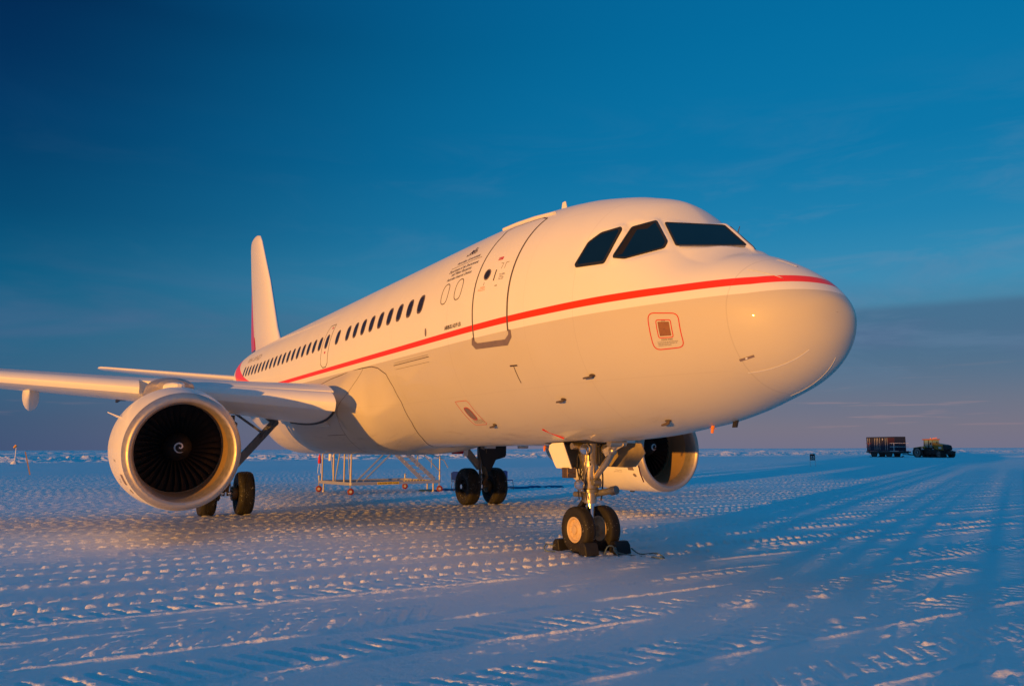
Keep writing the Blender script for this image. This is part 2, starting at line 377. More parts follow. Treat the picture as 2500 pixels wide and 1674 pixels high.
def height(x, y):
    h = (fbm(x*.05, y*.05, 3, 3)-.5)*.05
    h = h+(fbm(x*.5, y*.22, 9, 3)-.5)*.014+(fbm(x*3.0, y*1.7, 21, 4, .6)-.5)*.006
    gr = fbm(x*16, y*10, 31, 3, .7); 
    dcam = np.hypot(x-CAM[0], y-CAM[1])
    crust = sstep(fbm(x*.9, y*.5, 37, 3), .42, .60)
    h = h+(gr-.5)*(.006+.012*crust*(1-sstep(dcam, 9, 26)))
    cc = vn(x*24., y*17., 39); h = h+.010*sstep(cc, .78, .97)*crust*(1-sstep(dcam, 8, 20))
    yy = y+(fbm(x*.4, y*.25, 44, 2)-.5)*.05
    # region weights: belts mostly on the left and centre, broken patches to the right
    u = .902*x+.432*y
    reg = 1-.62*sstep(u, -4.2, -1.0)
    out = np.zeros_like(h)
    for i, (k, c, w_, a, ph) in enumerate(STR):
        wob = (vn(y*.10+i*7.1, y*0+i, 50)-.5)*.09+(vn(y*.9+i*3.1, y*0+i, 51)-.5)*.02
        if c < -8: cc = c + .05*(y+8)*math.sin(i*1.7)*.25
        else: cc = c
        d = x-cc-wob
        m_ = np.abs(d) < w_*2.2
        if not m_.any(): continue
        dm, ym, xm = d[m_], yy[m_], x[m_]
        brk = vn(ym*.55+i*13.7, xm*0+i*1.3, 61)
        brk2 = vn(ym*1.9+i*5.7, xm*0+i*2.3, 62)
        thr = .20 + .22*(1-reg[m_])/.62
        if k == 'ridge':
            e = np.exp(-(dm/(w_*.38))**2)
            v = a*.85*e*(.55+.8*vn(ym*9, xm*11, 71))*(.8+.4*vn(ym*40, xm*40, 74))*sstep(brk, thr-.04, thr+.06)
        else:
            sl_ = {'slash': -.55, 'back': .62, 'lump': .0}[k]
            per = .222 if c > -8 else (.26 if c > -14 else .345)
            p = np.mod((ym + sl_*dm)/per+ph*4.5 + (vn(ym*1.2, xm*2, 81)-.5)*.08, 1.0)
            cell = np.floor((ym + sl_*dm)/per+ph*4.5)
            var = hash2(cell, cell*0+i, 91)
            prof = pulse(p)*(.70+.30*var)
            e = 1-sstep(np.abs(dm), w_*.72, w_*1.0)
            prof = prof*(.70+.6*vn(ym*19, xm*24, 72))*(1-.25*vn(ym*60, xm*60, 73))
            v = a*1.22*prof*e*sstep(brk, thr-.08, thr+.05)*(0.65+.5*brk2)
        out[m_] = np.maximum(out[m_], v)
    h = h+out
    # scattered crumbs and clods
    cl = vn(x*5.0, y*2.6, 101); cm = fbm(x*.45, y*.30, 103, 2)
    h = h+.050*sstep(cl, .86, .99)*sstep(cm, .50, .66)*sstep(u, -4.5, -2.5)*sstep(x, -9., -5.)
    cl = vn(x*13.0, y*9.0, 105)
    h = h+.014*sstep(cl, .80, .98)*sstep(cm, .40, .58)
    # far field: graded strip, then the ploughed berm and sastrugi
    far = sstep(-x, 52, 62)
    h = h*(1-.8*far)
    rough = sstep(fbm(x*.12, y*.05, 120, 3), .50, .62)
    h = h + far*rough*(1-sstep(-x, 108, 118))*(fbm(x*1.2, y*.3, 121, 3)-.45)*.05
    lumps = np.clip(fbm(x*.8, y*.40, 130, 4, .7)-.42, 0, 1)*4.2
    h = h+np.exp(-((x+131+(fbm(y*.01, y*0, 131, 2)-.5)*16)/9.0)**2)*lumps*.62
    h = h+np.exp(-((x+165)/14.0)**2)*np.clip(fbm(x*.3, y*.16, 133, 3)-.45, 0, 1)*2.6
    dd = sstep(-x, 150, 190)
    h = h+dd*((vn(x/4., y/3., 141)-.5)*.55+(vn(x/12., y/9., 142)-.5)*.8+(vn(x/40., y/34., 143)-.5)*.9)
    h = h+sstep(y, 110, 150)*(1-dd)*sstep(-x, 108, 118)*(vn(x/2., y/2., 144)-.5)*.12
    # plume of spoil near the parked train, right
    h = h+np.exp(-((x+60)/25.0)**2-((y-152)/9.0)**2)*np.clip(fbm(x*.3, y*.3, 150, 3)-.4, 0, 1)*1.1
    return h
rs = [0.0, 1.0, 2.0, 3.0, 3.6]
while rs[-1] < 6500:
    r = rs[-1]
    dr = .017+.0018*max(0, r-5) if r < 40 else (.06*(r/40)**1.5 if r < 190 else r*.006)
    rs.append(r+dr)
rs = np.array(rs)
a0 = YAW
fine = np.arange(-40, 40.001, .085); coarse = np.arange(42.5, 317.6, 2.5)
ang = np.radians(np.concatenate([fine, coarse]))+a0
A, RR = np.meshgrid(ang, rs)
GX = CAM[0]-RR*np.cos(A); GY = CAM[1]+RR*np.sin(A)
GZ = height(GX.ravel(), GY.ravel()).reshape(GX.shape)
nr, na = GX.shape
me = bpy.data.meshes.new('snow_ground')
co = np.stack([GX, GY, GZ], -1).reshape(-1, 3).astype(np.float32)
i, j = np.meshgrid(np.arange(nr-1), np.arange(na), indexing='ij')
q00 = i*na+j; q01 = i*na+(j+1) % na; q10 = q00+na; q11 = q01+na
F4 = np.stack([q00, q10, q11, q01], -1).reshape(-1, 4).astype(np.int32)
me.vertices.add(len(co)); me.vertices.foreach_set('co', co.ravel())
me.loops.add(F4.size); me.loops.foreach_set('vertex_index', F4.ravel())
me.polygons.add(len(F4)); me.polygons.foreach_set('loop_start', np.arange(0, F4.size, 4, dtype=np.int32))
me.polygons.foreach_set('use_smooth', np.ones(len(F4), dtype=bool))
me.update(calc_edges=True); me.validate()
me.materials.append(M['snow'])
go = bpy.data.objects.new('ground', me); COL.objects.link(go); tag(go, kind='structure')
n_ = me.polygons[len(me.polygons)//2].normal
if n_.z < 0: me.flip_normals()
def gz(x, y): return float(height(np.array([float(x)]), np.array([float(y)]))[0])

# ------------------------------------------------------------------ the aircraft skin as a function of station and angle
S_ = np.array([0, .03, .12, .3, .6, 1.0, 1.5, 2.0, 2.5, 3.0, 3.5, 4.0, 5.0, 6.0, 7.5])
ZT = np.array([-0.639, -0.477, -0.357, -0.161, 0.058, 0.255, 0.402, 0.843, 1.335, 1.573, 1.706, 1.81, 1.926, 1.973, 1.988])
ZB = np.array([-0.639, -0.896, -1.089, -1.308, -1.5, -1.645, -1.797, -1.905, -1.97, -2.034, -2.073, -2.094, -2.137, -2.162, -2.16])
WD = np.array([0.0, 0.263, 0.497, 0.742, 0.966, 1.152, 1.33, 1.487, 1.625, 1.727, 1.801, 1.868, 1.944, 1.975, 1.977])
ZM = np.array([-0.639, -0.65, -0.653, -0.64, -0.603, -0.54, -0.466, -0.391, -0.313, -0.252, -0.201, -0.149, -0.056, 0.01, 0.016])
ZC = 3.912
SB = np.array([1.15, 1.4, 1.7, 2.0, 2.4, 2.9, 3.6]); BV = np.array([0, .204, .323, .0815, .0666, 0, 0])
ST = np.array([7.5, 14, 21.0, 23.0, 25.0, 27.0, 29.0, 31.0, 33.0, 33.84])
TT = np.array([1.988, 1.988, 1.985, 1.975, 1.955, 1.91, 1.82, 1.66, 1.42, 1.28])
TB = np.array([-2.16, -2.165, -2.15, -2.02, -1.60, -1.05, -.45, .12, .66, .92])
TW = np.array([1.977, 1.977, 1.975, 1.955, 1.86, 1.62, 1.25, .82, .36, .17])
TM = np.array([.016, 0, .02, .08, .25, .5, .75, .95, 1.07, 1.10])
def pch(x, xs, ys):
    h = np.diff(xs); d = np.diff(ys)/h; m = np.zeros_like(ys)
    for i in range(1, len(xs)-1):
        if d[i-1]*d[i] > 0:
            w1 = 2*h[i]+h[i-1]; w2 = h[i]+2*h[i-1]; m[i] = (w1+w2)/(w1/d[i-1]+w2/d[i])
    m[0] = d[0]; m[-1] = 0 if abs(xs[-1]-math.sqrt(7.5)) < 1e-6 else d[-1]
    i = np.clip(np.searchsorted(xs, x)-1, 0, len(xs)-2); t = np.clip((x-xs[i])/h[i], 0, 1)
    return ys[i]*(2*t**3-3*t*t+1)+h[i]*m[i]*(t**3-2*t*t+t)+ys[i+1]*(-2*t**3+3*t*t)+h[i]*m[i+1]*(t**3-t*t)
def curves(s):
    s = np.asarray(s, float); a = np.sqrt(np.clip(s, 0, 7.5)); o = []
    for n, tl in ((ZT, TT), (ZB, TB), (WD, TW), (ZM, TM)):
        o.append(np.where(s < 7.5, pch(a, np.sqrt(S_), n), pch(np.clip(s, 7.5, 33.84), ST, tl)))
    return o
PANES = []
def flatten(p):
    q = p.copy()
    for side in (1, -1):
        V = []
        for (c, n, E) in PANES:
            v = p-c if side > 0 else p*np.array([1, -1, 1])-c
            d = v@n; sd = np.full(d.shape, -9.0)
            for (a, en) in E: sd = np.maximum(sd, (v+c-a)@en)
            w_ = (1-sstep(sd, .012, .11))*(np.abs(d) < .3); V.append((d, sd, w_, n))
        for k, (d, sd, w_, n) in enumerate(V):
            for m_, (d2, sd2, w2, n2) in enumerate(V):
                if m_ != k: w_ = w_*np.where(sd2 < sd, 1-w2, 1.0)
            dv = -(d*w_)[..., None]*n
            q = q+(dv if side > 0 else dv*np.array([1, -1, 1]))
    return q
def surf(s, ph):
    p = surf0(s, ph)
    return flatten(p) if PANES else p
def surf0(s, ph):
    """s metres behind the nose, ph degrees (0 starboard side, 90 crown, -90 keel) -> (...,3)"""
    s = np.asarray(s, float); ph = np.radians(np.asarray(ph, float))
    zt, zb, w_, zm = curves(s)
    y = -w_*np.cos(ph); sn = np.sin(ph)
    z = zm+np.where(sn > 0, (zt-zm)*sn, (zm-zb)*sn)
    z = z+np.where(sn > 0, np.interp(s, SB, BV)*np.maximum(0, 1-np.sqrt(y*y+.0016)/.85), 0)
    # belly fairing: fuller, box-like section blended in over the lower half
    deg = np.degrees(ph); deg = np.where(deg < -180, deg+360, deg)
    q = np.where(deg < -90, -180-deg, deg)                     # mirror to starboard side
    sf = np.interp(-q, [0, 11.5, 12.1, 17.6, 26, 35.5, 60, 86, 90], [12.6, 11.4, 10.15, 9.57, 9.36, 9.36, 9.95, 10.97, 11.0])
    bl = np.clip((s-sf)/1.5, 0, 1); bl = bl*bl*(3-2*bl)
    bl = bl*np.clip((-q-11)/np.interp(s, [10.6, 11.6], [22, 9]), 0, 1)
    e = np.clip((23.6-s-0.9*np.clip((q+90)/60, 0, 1))/3.2, 0, 1); bl = bl*e*e*(3-2*e)
    k = 2.7; cs, sn2 = np.cos(ph), np.sin(ph)
    wb = 2.13+.32*np.clip((s-10.7)/1.1, 0, 1)*np.clip((18.5-s)/2.5, 0, 1); yf = -np.sign(cs)*wb*np.abs(cs)**(2/k); zf = -2.36*np.abs(sn2)**(2/k)
    y2 = y+(yf-y)*bl; z2 = np.where(sn < 0, z+(zf-z)*bl, z)
    return np.stack([-s, np.where(sn < 0, y2, y), z2+ZC], -1)
def normal(s, ph):
    a = surf(s+.004, ph)-surf(s-.004, ph); b = surf(s, ph+.15)-surf(s, ph-.15)
    n = np.cross(a, b); n = n/np.maximum(np.linalg.norm(n, axis=-1, keepdims=True), 1e-9)
    p = surf(s, ph); out = p-np.stack([-s, 0*s, 0*s+ZC], -1)
    sg = np.sign((n*out).sum(-1, keepdims=True)); return n*np.where(sg == 0, 1, sg)
def on(s, ph, off):
    s = np.asarray(s, float); ph = np.asarray(ph, float)
    return surf(s, ph)+normal(s, ph)*off
def zph(s, z):                                       # angle on the starboard side at height z
    zt, zb, w_, zm = [float(q) for q in curves(np.array(s))]; zz = z-ZC
    v = (zz-zm)/((zt-zm) if zz > zm else (zm-zb)); return math.degrees(math.asin(max(-1, min(1, v))))

PANE_SP = ([(2.16, 63.5), (1.675, 87.8), (1.295, 87.5), (1.80, 55.0)],
           [(2.40, 47.4), (2.22, 59.6), (1.91, 53.0), (1.88, 48.2), (2.21, 28.1), (2.36, 25.2), (2.37, 26.9)],
           [(2.77, 37.7), (2.50, 43.2), (2.47, 41.8), (2.50, 21.9), (2.94, 18.0), (2.97, 19.3), (2.91, 31.7)])
PANE3D = []; _tmp = []
for poly in PANE_SP:
    C3 = np.array([surf0(np.array(a), np.array(b)) for a, b in poly]); c = C3.mean(0)
    n = np.linalg.svd(C3-c)[2][2]; n = n if n[1] < 0 else -n
    C3 = C3-((C3-c)@n)[:, None]*n; E = []
    for k in range(len(C3)):
        a, b = C3[k], C3[(k+1) % len(C3)]; en = np.cross(b-a, n); en /= np.linalg.norm(en)
        if (c-a)@en > 0: en = -en
        E.append((a, en))
    _tmp.append((c, n, E)); PANE3D.append((C3, c, n))
PANES = _tmp
plane = thing('airplane', 'large white twin-engine jet airliner with a red side stripe parked on the snow', 'airplane')
ns = np.concatenate([np.linspace(0.0, math.sqrt(7.5), 210)**2, np.linspace(7.6, 33.84, 240)]); ns[0] = 1e-5
na_ = 288; phs = np.linspace(-90, 270, na_+1)[:-1]
SS, PP = np.meshgrid(ns, phs, indexing='ij')
pts = surf(SS, np.where(PP > 180, PP-360, PP))
fm = MB(); fm.v = [tuple(p) for p in pts.reshape(-1, 3)]
L = len(ns)
fm.f = [(i*na_+j, i*na_+(j+1) % na_, (i+1)*na_+(j+1) % na_, (i+1)*na_+j) for i in range(L-1) for j in range(na_)]
fm.f.append(tuple((L-1)*na_+j for j in range(na_))); fm.mi = [0]*len(fm.f)
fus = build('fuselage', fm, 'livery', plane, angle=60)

def patch(poly, off=.003, cs=.06, cp=2.5):
    """polygon in (s, ph) laid on the skin, cut into cells so that it follows the curvature"""
    bm = bmesh.new(); vs = [bm.verts.new((a, b/40.0, 0)) for a, b in poly]; bm.faces.new(vs)
    xs = [p[0] for p in poly]; ys = [p[1]/40.0 for p in poly]
    x = math.ceil(min(xs)/cs)*cs
    while x < max(xs):
        bmesh.ops.bisect_plane(bm, geom=bm.verts[:]+bm.edges[:]+bm.faces[:], plane_co=(x, 0, 0), plane_no=(1, 0, 0)); x += cs
    y = math.ceil(min(ys)/(cp/40))*(cp/40)
    while y < max(ys):
        bmesh.ops.bisect_plane(bm, geom=bm.verts[:]+bm.edges[:]+bm.faces[:], plane_co=(0, y, 0), plane_no=(0, 1, 0)); y += cp/40
    bm.verts.ensure_lookup_table(); bm.verts.index_update()
    a = np.array([v.co[0] for v in bm.verts]); b = np.array([v.co[1]*40 for v in bm.verts])
    m = MB(); m.v = [tuple(p) for p in on(a, b, off)]; m.f = [tuple(v.index for v in f.verts) for f in bm.faces]; m.mi = [0]*len(m.f); bm.free()
    return m
def rounded(poly, r, n=5):
    """round corners of polygon given in (metres, metres)"""
    out = []; k = len(poly)
    for i in range(k):
        p0, p1, p2 = np.array(poly[i-1]), np.array(poly[i]), np.array(poly[(i+1) % k])
        a = (p0-p1); b = (p2-p1); la, lb = np.linalg.norm(a), np.linalg.norm(b); q = min(r, la*.45, lb*.45)
        A_, B_ = p1+a/la*q, p1+b/lb*q
        for t_ in np.linspace(0, 1, n): out.append(tuple((1-t_)**2*A_+2*t_*(1-t_)*p1+t_*t_*B_))
    return out
def mperdeg(s, ph):
    return float(np.linalg.norm(surf(np.array(s), np.array(ph+.5))-surf(np.array(s), np.array(ph-.5))))
def loc2sp(s0, ph0, uv):
    k = mperdeg(s0, ph0); return [(s0-u, ph0+v/k) for u, v in uv]
def ribbon(pts_sp, w_, off=.004, closed=False, t=.002, seg=.04):
    """painted or raised line on the skin along (s, ph) points"""
    P_ = [np.array(p, float) for p in pts_sp]
    if closed: P_.append(P_[0])
    s = []; 
    for a, b in zip(P_[:-1], P_[1:]):
        n = max(1, int(max(abs(b[0]-a[0])/seg, abs(b[1]-a[1])/2.5)))
        s += [a+(b-a)*k/n for k in range(n)]
    if not closed: s.append(P_[-1])
    s = np.array(s); C = on(s[:, 0], s[:, 1], off); N = normal(s[:, 0], s[:, 1]); n = len(C)
    if closed: T = np.roll(C, -1, 0)-np.roll(C, 1, 0)
    else: T = np.gradient(C, axis=0)
    T = T/np.linalg.norm(T, axis=1, keepdims=True); B = np.cross(N, T)
    hw = w_/2
    rows = [C-B*hw-N*t, C-B*hw+N*t*.3, C+B*hw+N*t*.3, C+B*hw-N*t]
    m = MB(); m.v = [tuple(p) for r_ in rows for p in r_]
    rng = range(n) if closed else range(n-1)
    m.f = [(r*n+i, r*n+(i+1) % n, (r+1)*n+(i+1) % n, (r+1)*n+i) for r in range(3) for i in rng]; m.mi = [0]*len(m.f)
    return m
def merge(*ms):
    o = MB()
    for i, m in enumerate(ms): k = len(o.v); o.v += m.v; o.f += [tuple(q+k for q in f) for f in m.f]; o.mi += m.mi
    return o
def text_mesh(txt, size, mapf, italic=0.0, align='LEFT', bold=0.0, sx=1.0):
    c = bpy.data.curves.new('t', 'FONT'); c.body = txt; c.size = size; c.align_x = align; c.shear = italic; c.offset = bold; c.resolution_u = 3
    o = bpy.data.objects.new('t', c); COL.objects.link(o)
    bpy.context.view_layer.update()
    dg = bpy.context.evaluated_depsgraph_get(); e = o.evaluated_get(dg); me_ = e.to_mesh()
    uv = [(v.co.x*sx, v.co.y) for v in me_.vertices]; m = MB(); m.v = [tuple(p) for p in mapf(uv)]
    m.f = [tuple(p.vertices) for p in me_.polygons]; m.mi = [0]*len(m.f)
    e.to_mesh_clear(); COL.objects.unlink(o); bpy.data.objects.remove(o); bpy.data.curves.remove(c)
    return m
def skin_text(txt, size, s0, ph0, off=.0035, **k):
    kk = mperdeg(s0, ph0)
    return text_mesh(txt, size, lambda uv: on(np.array([s0-u for u, v in uv]), np.array([ph0+v/kk for u, v in uv]), off), **k)

# cockpit windows (each a pane with its seal)
def pane(name, poly, parent=fus):
    k = 1/ (mperdeg(poly[0][0], poly[0][1]))
    kk = mperdeg(*poly[0]); pm = rounded([(a, b*kk) for a, b in poly], .06)
    pm = [(a, b/kk) for a, b in pm]
    c = np.mean(np.array(pm), 0)
    o = build(name, patch(pm, .004), 'cockpit', parent, angle=60)
    return o, pm
for C3, c, n in PANE3D:
    u1 = C3[1]-C3[0]; u1 /= np.linalg.norm(u1); v1 = np.cross(n, u1)
    P2 = rounded([((p-c)@u1, (p-c)@v1) for p in C3], .035, 5)
    def up3(off, k=1.0): return [c+u1*a*k+v1*b*k+n*off for a, b in P2]
    for sd in (1, -1):
        fl = np.array([1, sd, 1])
        m = MB(); m.prism([q*fl for q in up3(.006)], n*fl, .012)
        build('cockpit_window', m, 'cockpit', fus)
        r0, r1 = up3(.0165), up3(.0165, 1-.018/np.linalg.norm(P2[0])); k = len(r0)
        m = MB(); lo = up3(-.005, 1+.012/np.linalg.norm(P2[0])); hi = up3(.0165, 1+.010/np.linalg.norm(P2[0])); inn = up3(.0165, 1-.020/np.linalg.norm(P2[0])); inl = up3(.011, 1-.022/np.linalg.norm(P2[0]))
        for row in (lo, hi, inn, inl): m.v += [tuple(q*fl) for q in row]
        m.f = [(r*k+i, r*k+(i+1) % k, (r+1)*k+(i+1) % k, (r+1)*k+i) for r in range(3) for i in range(k)]; m.mi = [0]*len(m.f)
        build('window_seal', m, 'black', fus)
C3, c, n = PANE3D[1]
I0 = C3[0]+.30*(C3[1]-C3[0])+.12*(C3[5]-C3[0]); I1 = C3[5]+.15*(C3[2]-C3[5]); I2 = C3[1]+.20*(C3[5]-C3[1])
for sd in (1, -1):
    fl = np.array([1, sd, 1]); sh = lambda L_: [(c+(q-c)*.94+n*.0125)*fl for q in L_]
    m = MB(); m.add(sh([C3[0], I0, I1, C3[5]]), [(0, 1, 2, 3)]); m.add(sh([C3[0], C3[1], I2, I0]), [(0, 1, 2, 3)])
    build('inner_frame', m, 'innerframe', fus, smooth=False)
# windscreen wipers
C3, c, n = PANE3D[0]
for sd in (1, -1):
    fl = np.array([1, sd, 1]); e0 = C3[3]; e1 = C3[2]; dn = (c-(e0+e1)/2); dn = -dn/np.linalg.norm(dn)
    L3 = [(e0+(e1-e0)*q+dn*(.035+.012*q)+n*.022)*fl for q in ((.02, .4, .75, .95) if sd > 0 else (.02, .3, .55))]
    build('wiper', MB().tube([tuple(q) for q in L3], [.007, .009, .011, .012][:len(L3)], 8), 'greysteel', fus)
b = on(np.array(1.72), np.array(101.), .0)
build('ice_probe', MB().tube([tuple(b), (b[0]+.05, b[1], b[2]+.11)], [.008, .005], 6), 'dark', fus)

# cabin windows
WS = [7.737+.5335*i for i in range(9)]+[12.79]+[14.244+.5335*i for i in range(19)]
def capsule(w_, h_, n=10):
    o = []
    for k in range(4*n):
        a = 2*math.pi*k/(4*n); c, s = math.cos(a), math.sin(a)
        o.append((w_/2*np.sign(c)*abs(c)**.75, h_/2*np.sign(s)*abs(s)**.75))
    return o
def cabin_window(s, side=1, parent=fus):
    ph = 14.9
    outer = loc2sp(s, ph, capsule(.285, .385)); inner = loc2sp(s, ph, capsule(.215, .315))
    fl = (lambda P_: [(a, 180-b) for a, b in P_]) if side < 0 else (lambda P_: P_)
    o = build('cabin_window', patch(fl(outer), .003), 'wintrim', parent, angle=60)
    g = build('window_pane', patch(fl(inner), .006), 'cabwin', o, angle=60)
    return o
# a window is a sub-part of the fuselage; trim and glazing share one mesh there
def cabin_window2(s, side):
    outer = loc2sp(s, 14.9, capsule(.285, .385)); inner = loc2sp(s, 14.9, capsule(.205, .305))
    if side < 0: outer = [(a, 180-b) for a, b in outer]; inner = [(a, 180-b) for a, b in inner]
    a = patch(outer, .003); b = patch(inner, .006); b.mi = [1]*len(b.f)
    return build('cabin_window', merge(a, b), ['wintrim', 'cabwin'], fus, angle=60)
for s in WS: cabin_window2(s, 1)
for s in WS: cabin_window2(s, -1)
for s in (6.665, 6.125): build('plugged_window', ribbon(loc2sp(s, 15.3, capsule(.27, .385)), .016, .004, True), 'frame', fus)

# forward service door: dark seal line, sill plate, viewing window, handle, placards
dl = [(5.50, -12.0), (5.49, -5), (5.49, 5), (5.50, 16), (5.495, 26), (5.49, 36), (5.50, 45), (5.56, 50.5), (5.45, 53.2), (4.62, 54.6), (4.43, 52.6), (4.43, 44), (4.43, 29), (4.435, 16), (4.435, 8), (4.435, 0.5), (4.45, -9), (4.52, -12.0), (4.66, -13.0), (5.36, -13.4)]
door = build('service_door', patch([(a+(-.012 if a > 5 else .012), b+(-.3 if b > 20 else .3)) for a, b in dl], .0015), 'livery', plane, angle=60)
door.parent = plane
build('door_seal', merge(ribbon(dl[:9], .034, .004), ribbon(dl[9:17], .036, .004), ribbon(dl[8:10], .012, .004)), 'frame', door)
build('door_sill', patch([(5.555, -10.4), (5.595, -13.4), (5.49, -15.6), (4.52, -15.3), (4.375, -11.8), (4.375, -8.6), (4.432, -8.2), (4.45, -10.6), (4.56, -12.6), (5.40, -13.0), (5.50, -11.6), (5.52, -10.2)], .006), 'scuff', door)
build('door_window', merge(patch(loc2sp(5.185, 19.2, [(.088*math.cos(a), .088*math.sin(a)) for a in np.linspace(0, 2*math.pi, 25)[:-1]]), .006)), 'cabwin', door)
build('window_rim', ribbon(loc2sp(5.185, 19.2, [(.092*math.cos(a), .092*math.sin(a)) for a in np.linspace(0, 2*math.pi, 25)[:-1]]), .02, .007, True), 'scuff', door)
build('door_handle', ribbon([(4.93, 15.2), (4.925, 20.8)], .022, .008), 'ink', door)
build('rain_gutter', MB().tube([tuple(on(np.array(a), np.array(b), .012)) for a, b in ((6.10, 59.2), (5.6, 58.9), (5.0, 58.3), (4.40, 57.2))], .030, 8), 'white', plane)
dm = [skin_text('EXIT', .05, 4.985, 26.6, bold=.001), skin_text('TO OPEN', .038, 4.80, 17.6), skin_text('1. PUSH FLAP', .022, 4.80, 16.7), skin_text('2. LIFT HANDLE', .022, 4.80, 16.0), skin_text('3. PULL DOOR', .022, 4.80, 15.3),
      ribbon([(4.845, 24.0), (4.775, 24.0), (4.795, 21.0)], .007), ribbon([(4.70, 24.0), (4.62, 24.2)], .007), ribbon([(4.70, 24.0), (4.70, 21.0)], .007), ribbon([(5.22, 15.2), (5.22, 13.6)], .008), ribbon([(4.86, 12.5), (4.79, 12.5)], .012)]
dm[0].v = dm[0].v
for q in (dm[1], merge(*dm[2:5])): build('door_placard', q, 'ink', door)
for q in dm[5:]: build('door_mark', q, 'ink', door)
build('exit_label', patch([(5.0, 26.2), (4.86, 26.2), (4.86, 27.9), (5.0, 27.9)], .004), 'red', door)
build('exit_lettering', skin_text('EXIT', .045, 4.985, 26.55, .007), 'white', door)
build('caution_placard', merge(skin_text('CAUTION', .034, 5.32, 12.4), skin_text('CHECK CABIN PRESSURE', .020, 5.38, 11.7), skin_text('BEFORE OPENING DOOR', .020, 5.38, 11.0)), 'orange', door)

# overwing emergency exit
ex = [(13.42, 28.0), (13.86, 28.0), (13.93, 23.0), (13.97, 12), (13.96, 3), (13.93, -1.8), (13.76, -4.2), (13.52, -4.2), (13.38, -1.8), (13.37, 8), (13.38, 18)]
exo = build('emergency_exit', patch(ex, .0015), 'livery', plane, angle=60)
build('exit_seal', ribbon(ex, .022, .004, True), 'frame', exo)
a = patch(loc2sp(13.65, 14.7, capsule(.285, .385)), .004); b = patch(loc2sp(13.65, 14.7, capsule(.205, .305)), .007); b.mi = [1]*len(b.f)
build('exit_window', merge(a, b), ['wintrim', 'cabwin'], exo)
build('exit_label', patch([(13.62, 24.6), (13.50, 24.6), (13.50, 26.0), (13.62, 26.0)], .004), 'red', exo)
build('exit_label', patch([(13.70, 5.6), (13.60, 5.6), (13.60, 7.2), (13.70, 7.2)], .004), 'red', exo)

# government lettering and crest forward of the wing
L_ = [('Australian Government', .150, 6.70, 5.013, .0), ('Department of the Environment', .128, 6.86, 4.872, 0), ('and Water Resources', .128, 6.68, 4.790, 0), ('Australian Antarctic Division', .110, 6.79, 4.705, 0)]
tx = []
for s_, sz, s0, z0, it in L_:
    ph = zph(s0, z0-.01); wid = {0: .86}.get(0)
    m1 = None
    target = {'Australian Government': .88, 'Department of the Environment': 1.13, 'and Water Resources': .77, 'Australian Antarctic Division': .96}[s_]
    # measure
    raw = text_mesh(s_, sz, lambda uv: [(u, v, 0) for u, v in uv]); wdt = max(p[0] for p in raw.v)
    hs = .105 if s_ != 'Australian Antarctic Division' else .092
    fac = target/wdt; kk = mperdeg(s0, ph)
    tx.append(text_mesh(s_, sz, lambda uv: on(np.array([s0-u*fac for u, v in uv]), np.array([ph+v*(hs/ (sz*.72))*.72/kk for u, v in uv]), .0035), bold=0))
for q in tx: build('title_lettering', q, 'ink', fus)
build('title_rule', ribbon([(6.86, zph(6.8, 4.955)), (5.70, zph(5.7, 4.955))], .007), 'ink', fus)
def crest():
    s0, z0 = 6.33, 5.135; ph = zph(s0, z0)
    sh = []
    def pl(uv): sh.append(patch(loc2sp(s0, ph, uv), .0035))
    pl([(-.055, .02), (.055, .02), (.055, .10), (0, .14), (0, .14+.001), (-.055, .10)][:4]+[(-.055, .10)])      # shield
    sh[-1] = patch(loc2sp(s0, ph, [(-.05, .13), (-.05, .06), (0, .015), (.05, .06), (.05, .13)]), .0035)
    pl([(-.015, .15), (.015, .15), (.03, .185), (0, .215), (-.03, .185)])                                          # star
    # kangaroo left, emu right
    pl([(-.075, .03), (-.06, .07), (-.065, .13), (-.085, .165), (-.105, .15), (-.095, .12), (-.115, .08), (-.15, .03), (-.11, .045)])
    pl([(.075, .03), (.08, .075), (.07, .11), (.085, .17), (.10, .165), (.098, .12), (.13, .10), (.14, .06), (.11, .05), (.105, .01), (.09, .01)])
    pl([(-.19, .0), (.19, .0), (.17, .018), (-.17, .018)]); pl([(-.19, .0), (-.17, .018), (-.18, .06), (-.20, .05)]); pl([(.19, .0), (.20, .05), (.18, .06), (.17, .018)])
    return merge(*sh)
build('crest', crest(), 'ink', fus)
raw = text_mesh('AIRBUS A319 LR', .1, lambda uv: [(u, v, 0) for u, v in uv]); wd = max(p[0] for p in raw.v)
ph = zph(6.5, 3.772); kk = mperdeg(6.5, ph)
build('type_lettering', text_mesh('AIRBUS A319 LR', .1, lambda uv: on(np.array([6.54-u*.64/wd for u, v in uv]), np.array([ph+v*.085/.07/kk*.78 for u, v in uv]), .004), bold=.003), 'ink', fus)
raw = text_mesh('VH-VHD', .4, lambda uv: [(u, v, 0) for u, v in uv]); wd = max(p[0] for p in raw.v)
build('registration_lettering', text_mesh('VH-VHD', .4, lambda uv: on(np.array([24.1-u*2.3/wd for u, v in uv]), np.array([zph(23., 4.80)+v*.85/mperdeg(23., 28.) for u, v in uv]), .006), bold=-.004), 'regink', fus)

